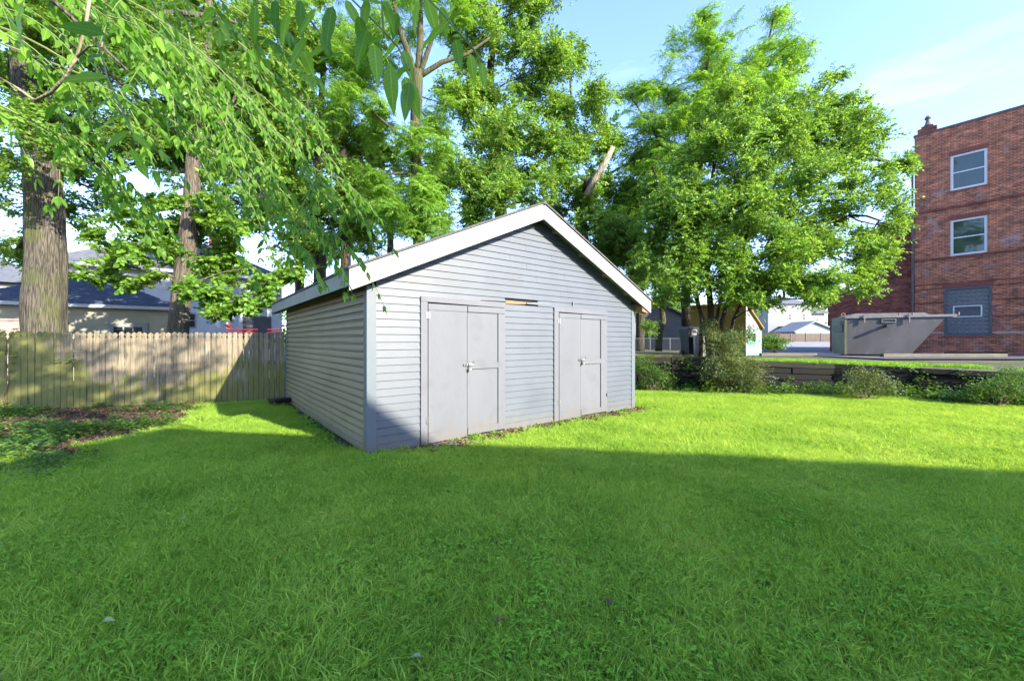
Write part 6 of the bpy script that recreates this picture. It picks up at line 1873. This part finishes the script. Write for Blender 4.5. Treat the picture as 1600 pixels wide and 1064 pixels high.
# single big leaves close to the lens: chain at the left and a row along the top
for (px, py, dx, dy, ln, Y) in ((165, 55, -34, -6, 55, 1.35), (162, 88, -36, 2, 50, 1.35), (168, 122, -40, 6, 52, 1.35), (182, 152, -42, 12, 52, 1.35), (193, 182, -36, 16, 44, 1.35), (203, 205, -28, 26, 38, 1.35), (206, 208, 16, 16, 24, 1.35), (204, 232, 6, 20, 24, 1.35), (214, 250, 14, 22, 28, 1.4),
                                (38, 0, -12, 50, 60, 1.5), (470, 0, -6, 30, 40, 1.3), (495, 15, -30, 28, 42, 1.3), (520, 10, -10, 45, 50, 1.25), (540, 0, 14, 26, 36, 1.25), (560, 25, 4, 36, 44, 1.2), (575, 45, -18, 40, 48, 1.2), (585, 70, 6, 45, 50, 1.2), (600, 60, -30, 10, 40, 1.25),
                                (610, 100, 0, 58, 56, 1.2), (560, 0, 30, 6, 40, 1.2), (625, 60, -20, 20, 34, 1.3), (630, 78, 10, 34, 38, 1.3), (640, 100, -28, 22, 36, 1.3), (655, 0, -12, 30, 36, 1.25), (668, 0, 10, 36, 38, 1.25), (690, 10, 4, 30, 34, 1.25), (700, 35, -40, 30, 48, 1.2), (712, 62, 6, 36, 38, 1.2), (735, 85, 4, 30, 34, 1.25), (752, 98, 4, 26, 30, 1.25), (728, 58, -12, -4, 20, 1.25),
                                (640, 128, -6, 46, 48, 1.2), (632, 120, 20, 48, 50, 1.2), (480, 60, -24, 30, 40, 1.35), (515, 70, -20, 18, 32, 1.35), (452, 20, -14, 34, 40, 1.4), (475, 80, 14, 34, 38, 1.4), (540, 85, -40, 10, 40, 1.3), (430, 0, 0, 34, 40, 1.4), (400, 10, -10, 32, 40, 1.4), (600, 0, 10, 30, 36, 1.2), (575, 0, -10, 30, 34, 1.2), (505, 50, 8, 34, 36, 1.3), (620, 20, -4, 34, 36, 1.3)):
    p = at(px, py, Y); L = W(ln, Y)
    d = Vector((dx, R1.uniform(-12, 12), -dy))
    nrm = Vector((R1.uniform(-.3, .3), -1.0, R1.uniform(.2, .9)))
    leaves.append((ln * 1.2, p, frame_of(d, nrm).to_euler(), L * 1.3, R1.randrange(4)))
for chain in ([(150, 60, 1.35), (160, 90, 1.35), (168, 122, 1.35), (182, 152, 1.35), (195, 182, 1.35), (206, 208, 1.35), (210, 235, 1.38), (222, 262, 1.4)],
              [(520, -30, 1.25), (560, 10, 1.22), (600, 50, 1.22), (622, 75, 1.25), (640, 110, 1.22)], [(640, -30, 1.25), (690, 20, 1.22), (715, 50, 1.22), (740, 78, 1.25), (755, 98, 1.25)], [(440, -30, 1.35), (480, 25, 1.32), (505, 60, 1.32), (520, 85, 1.3)], [(595, -20, 1.25), (600, 60, 1.24)]):
    stalks.tube([at(*c_) - ob for c_ in chain], [.003] * len(chain), 5, 0, False)
# grey bare twig at the upper left
m = MB(); tw_pts = [at(0, 122, 1.9), at(30, 140, 1.9), at(55, 158, 1.88), at(80, 145, 1.85), at(105, 118, 1.82), at(120, 90, 1.8), at(134, 40, 1.8), at(140, 0, 1.8)]
m.tube([p - ob for p in tw_pts], [.004, .006, .007, .007, .006, .006, .006, .007], 7, 0, True, .1); m.tube([at(120, 90, 1.8) - ob, at(140, 72, 1.78) - ob, at(160, 74, 1.78) - ob, at(162, 50, 1.78) - ob], [.005, .004, .004, .003], 5); m.build('bare_twig', MT['dead_wood'], ov, smooth=True, label='pale bare twig hooked upward')
stalks.build('leaf_stalks', MT['green_twig'], ov, kind='stuff')
def infr(p):
    if p.y < .3: return False
    px = 800 + p.x / p.y * FPX; py = 532 - (p.z - EYE) / p.y * FPX
    return -20 < px < 1600 and -20 < py < 1064
big = sorted([l_ for l_ in leaves if infr(l_[1])], key=lambda l_: -l_[0])[:295]
ids = set(id(l_) for l_ in big)
for (s, p, e, L, k_) in big:
    o = bpy.data.objects.new('leaf', NLm[k_]); col.objects.link(o); o.parent = ov
    o.location = p - ob; o.rotation_euler = e; o.scale = (L, L, L)
small = [(l_[1] - ob, l_[2], l_[3], l_[4]) for l_ in leaves if id(l_) not in ids]
scatter('foliage', NL, small, [MT['leaf_near']], parent=ov)
# the canopy overhead, above the frame, that dapples the left yard
top = []
R2 = random.Random(9)
for _ in range(120):
    p = Vector((R2.uniform(-7.0, -1.2), R2.uniform(-2.0, 3.0), R2.uniform(4.9, 7.6)))
    top.append((p - ob, (R2.uniform(-.4, .4), R2.uniform(-.4, .4), R2.uniform(0, 6.28)), R2.uniform(.9, 1.3), R2.randrange(5)))
for _ in range(62):
    p = Vector((R2.uniform(-3.2, 2.0), R2.uniform(-.2, 3.1), R2.uniform(5.2, 6.9)))
    top.append((p - ob, (R2.uniform(-.4, .4), R2.uniform(-.4, .4), R2.uniform(0, 6.28)), R2.uniform(.7, 1.1), R2.randrange(5)))
scatter('upper_canopy', CL['pinnate'], top, [MT['leaf_near'], MT['twig']], parent=ov)
print('clumps', NT, 'near leaves', len(leaves), 'grass', len(pts_fine))
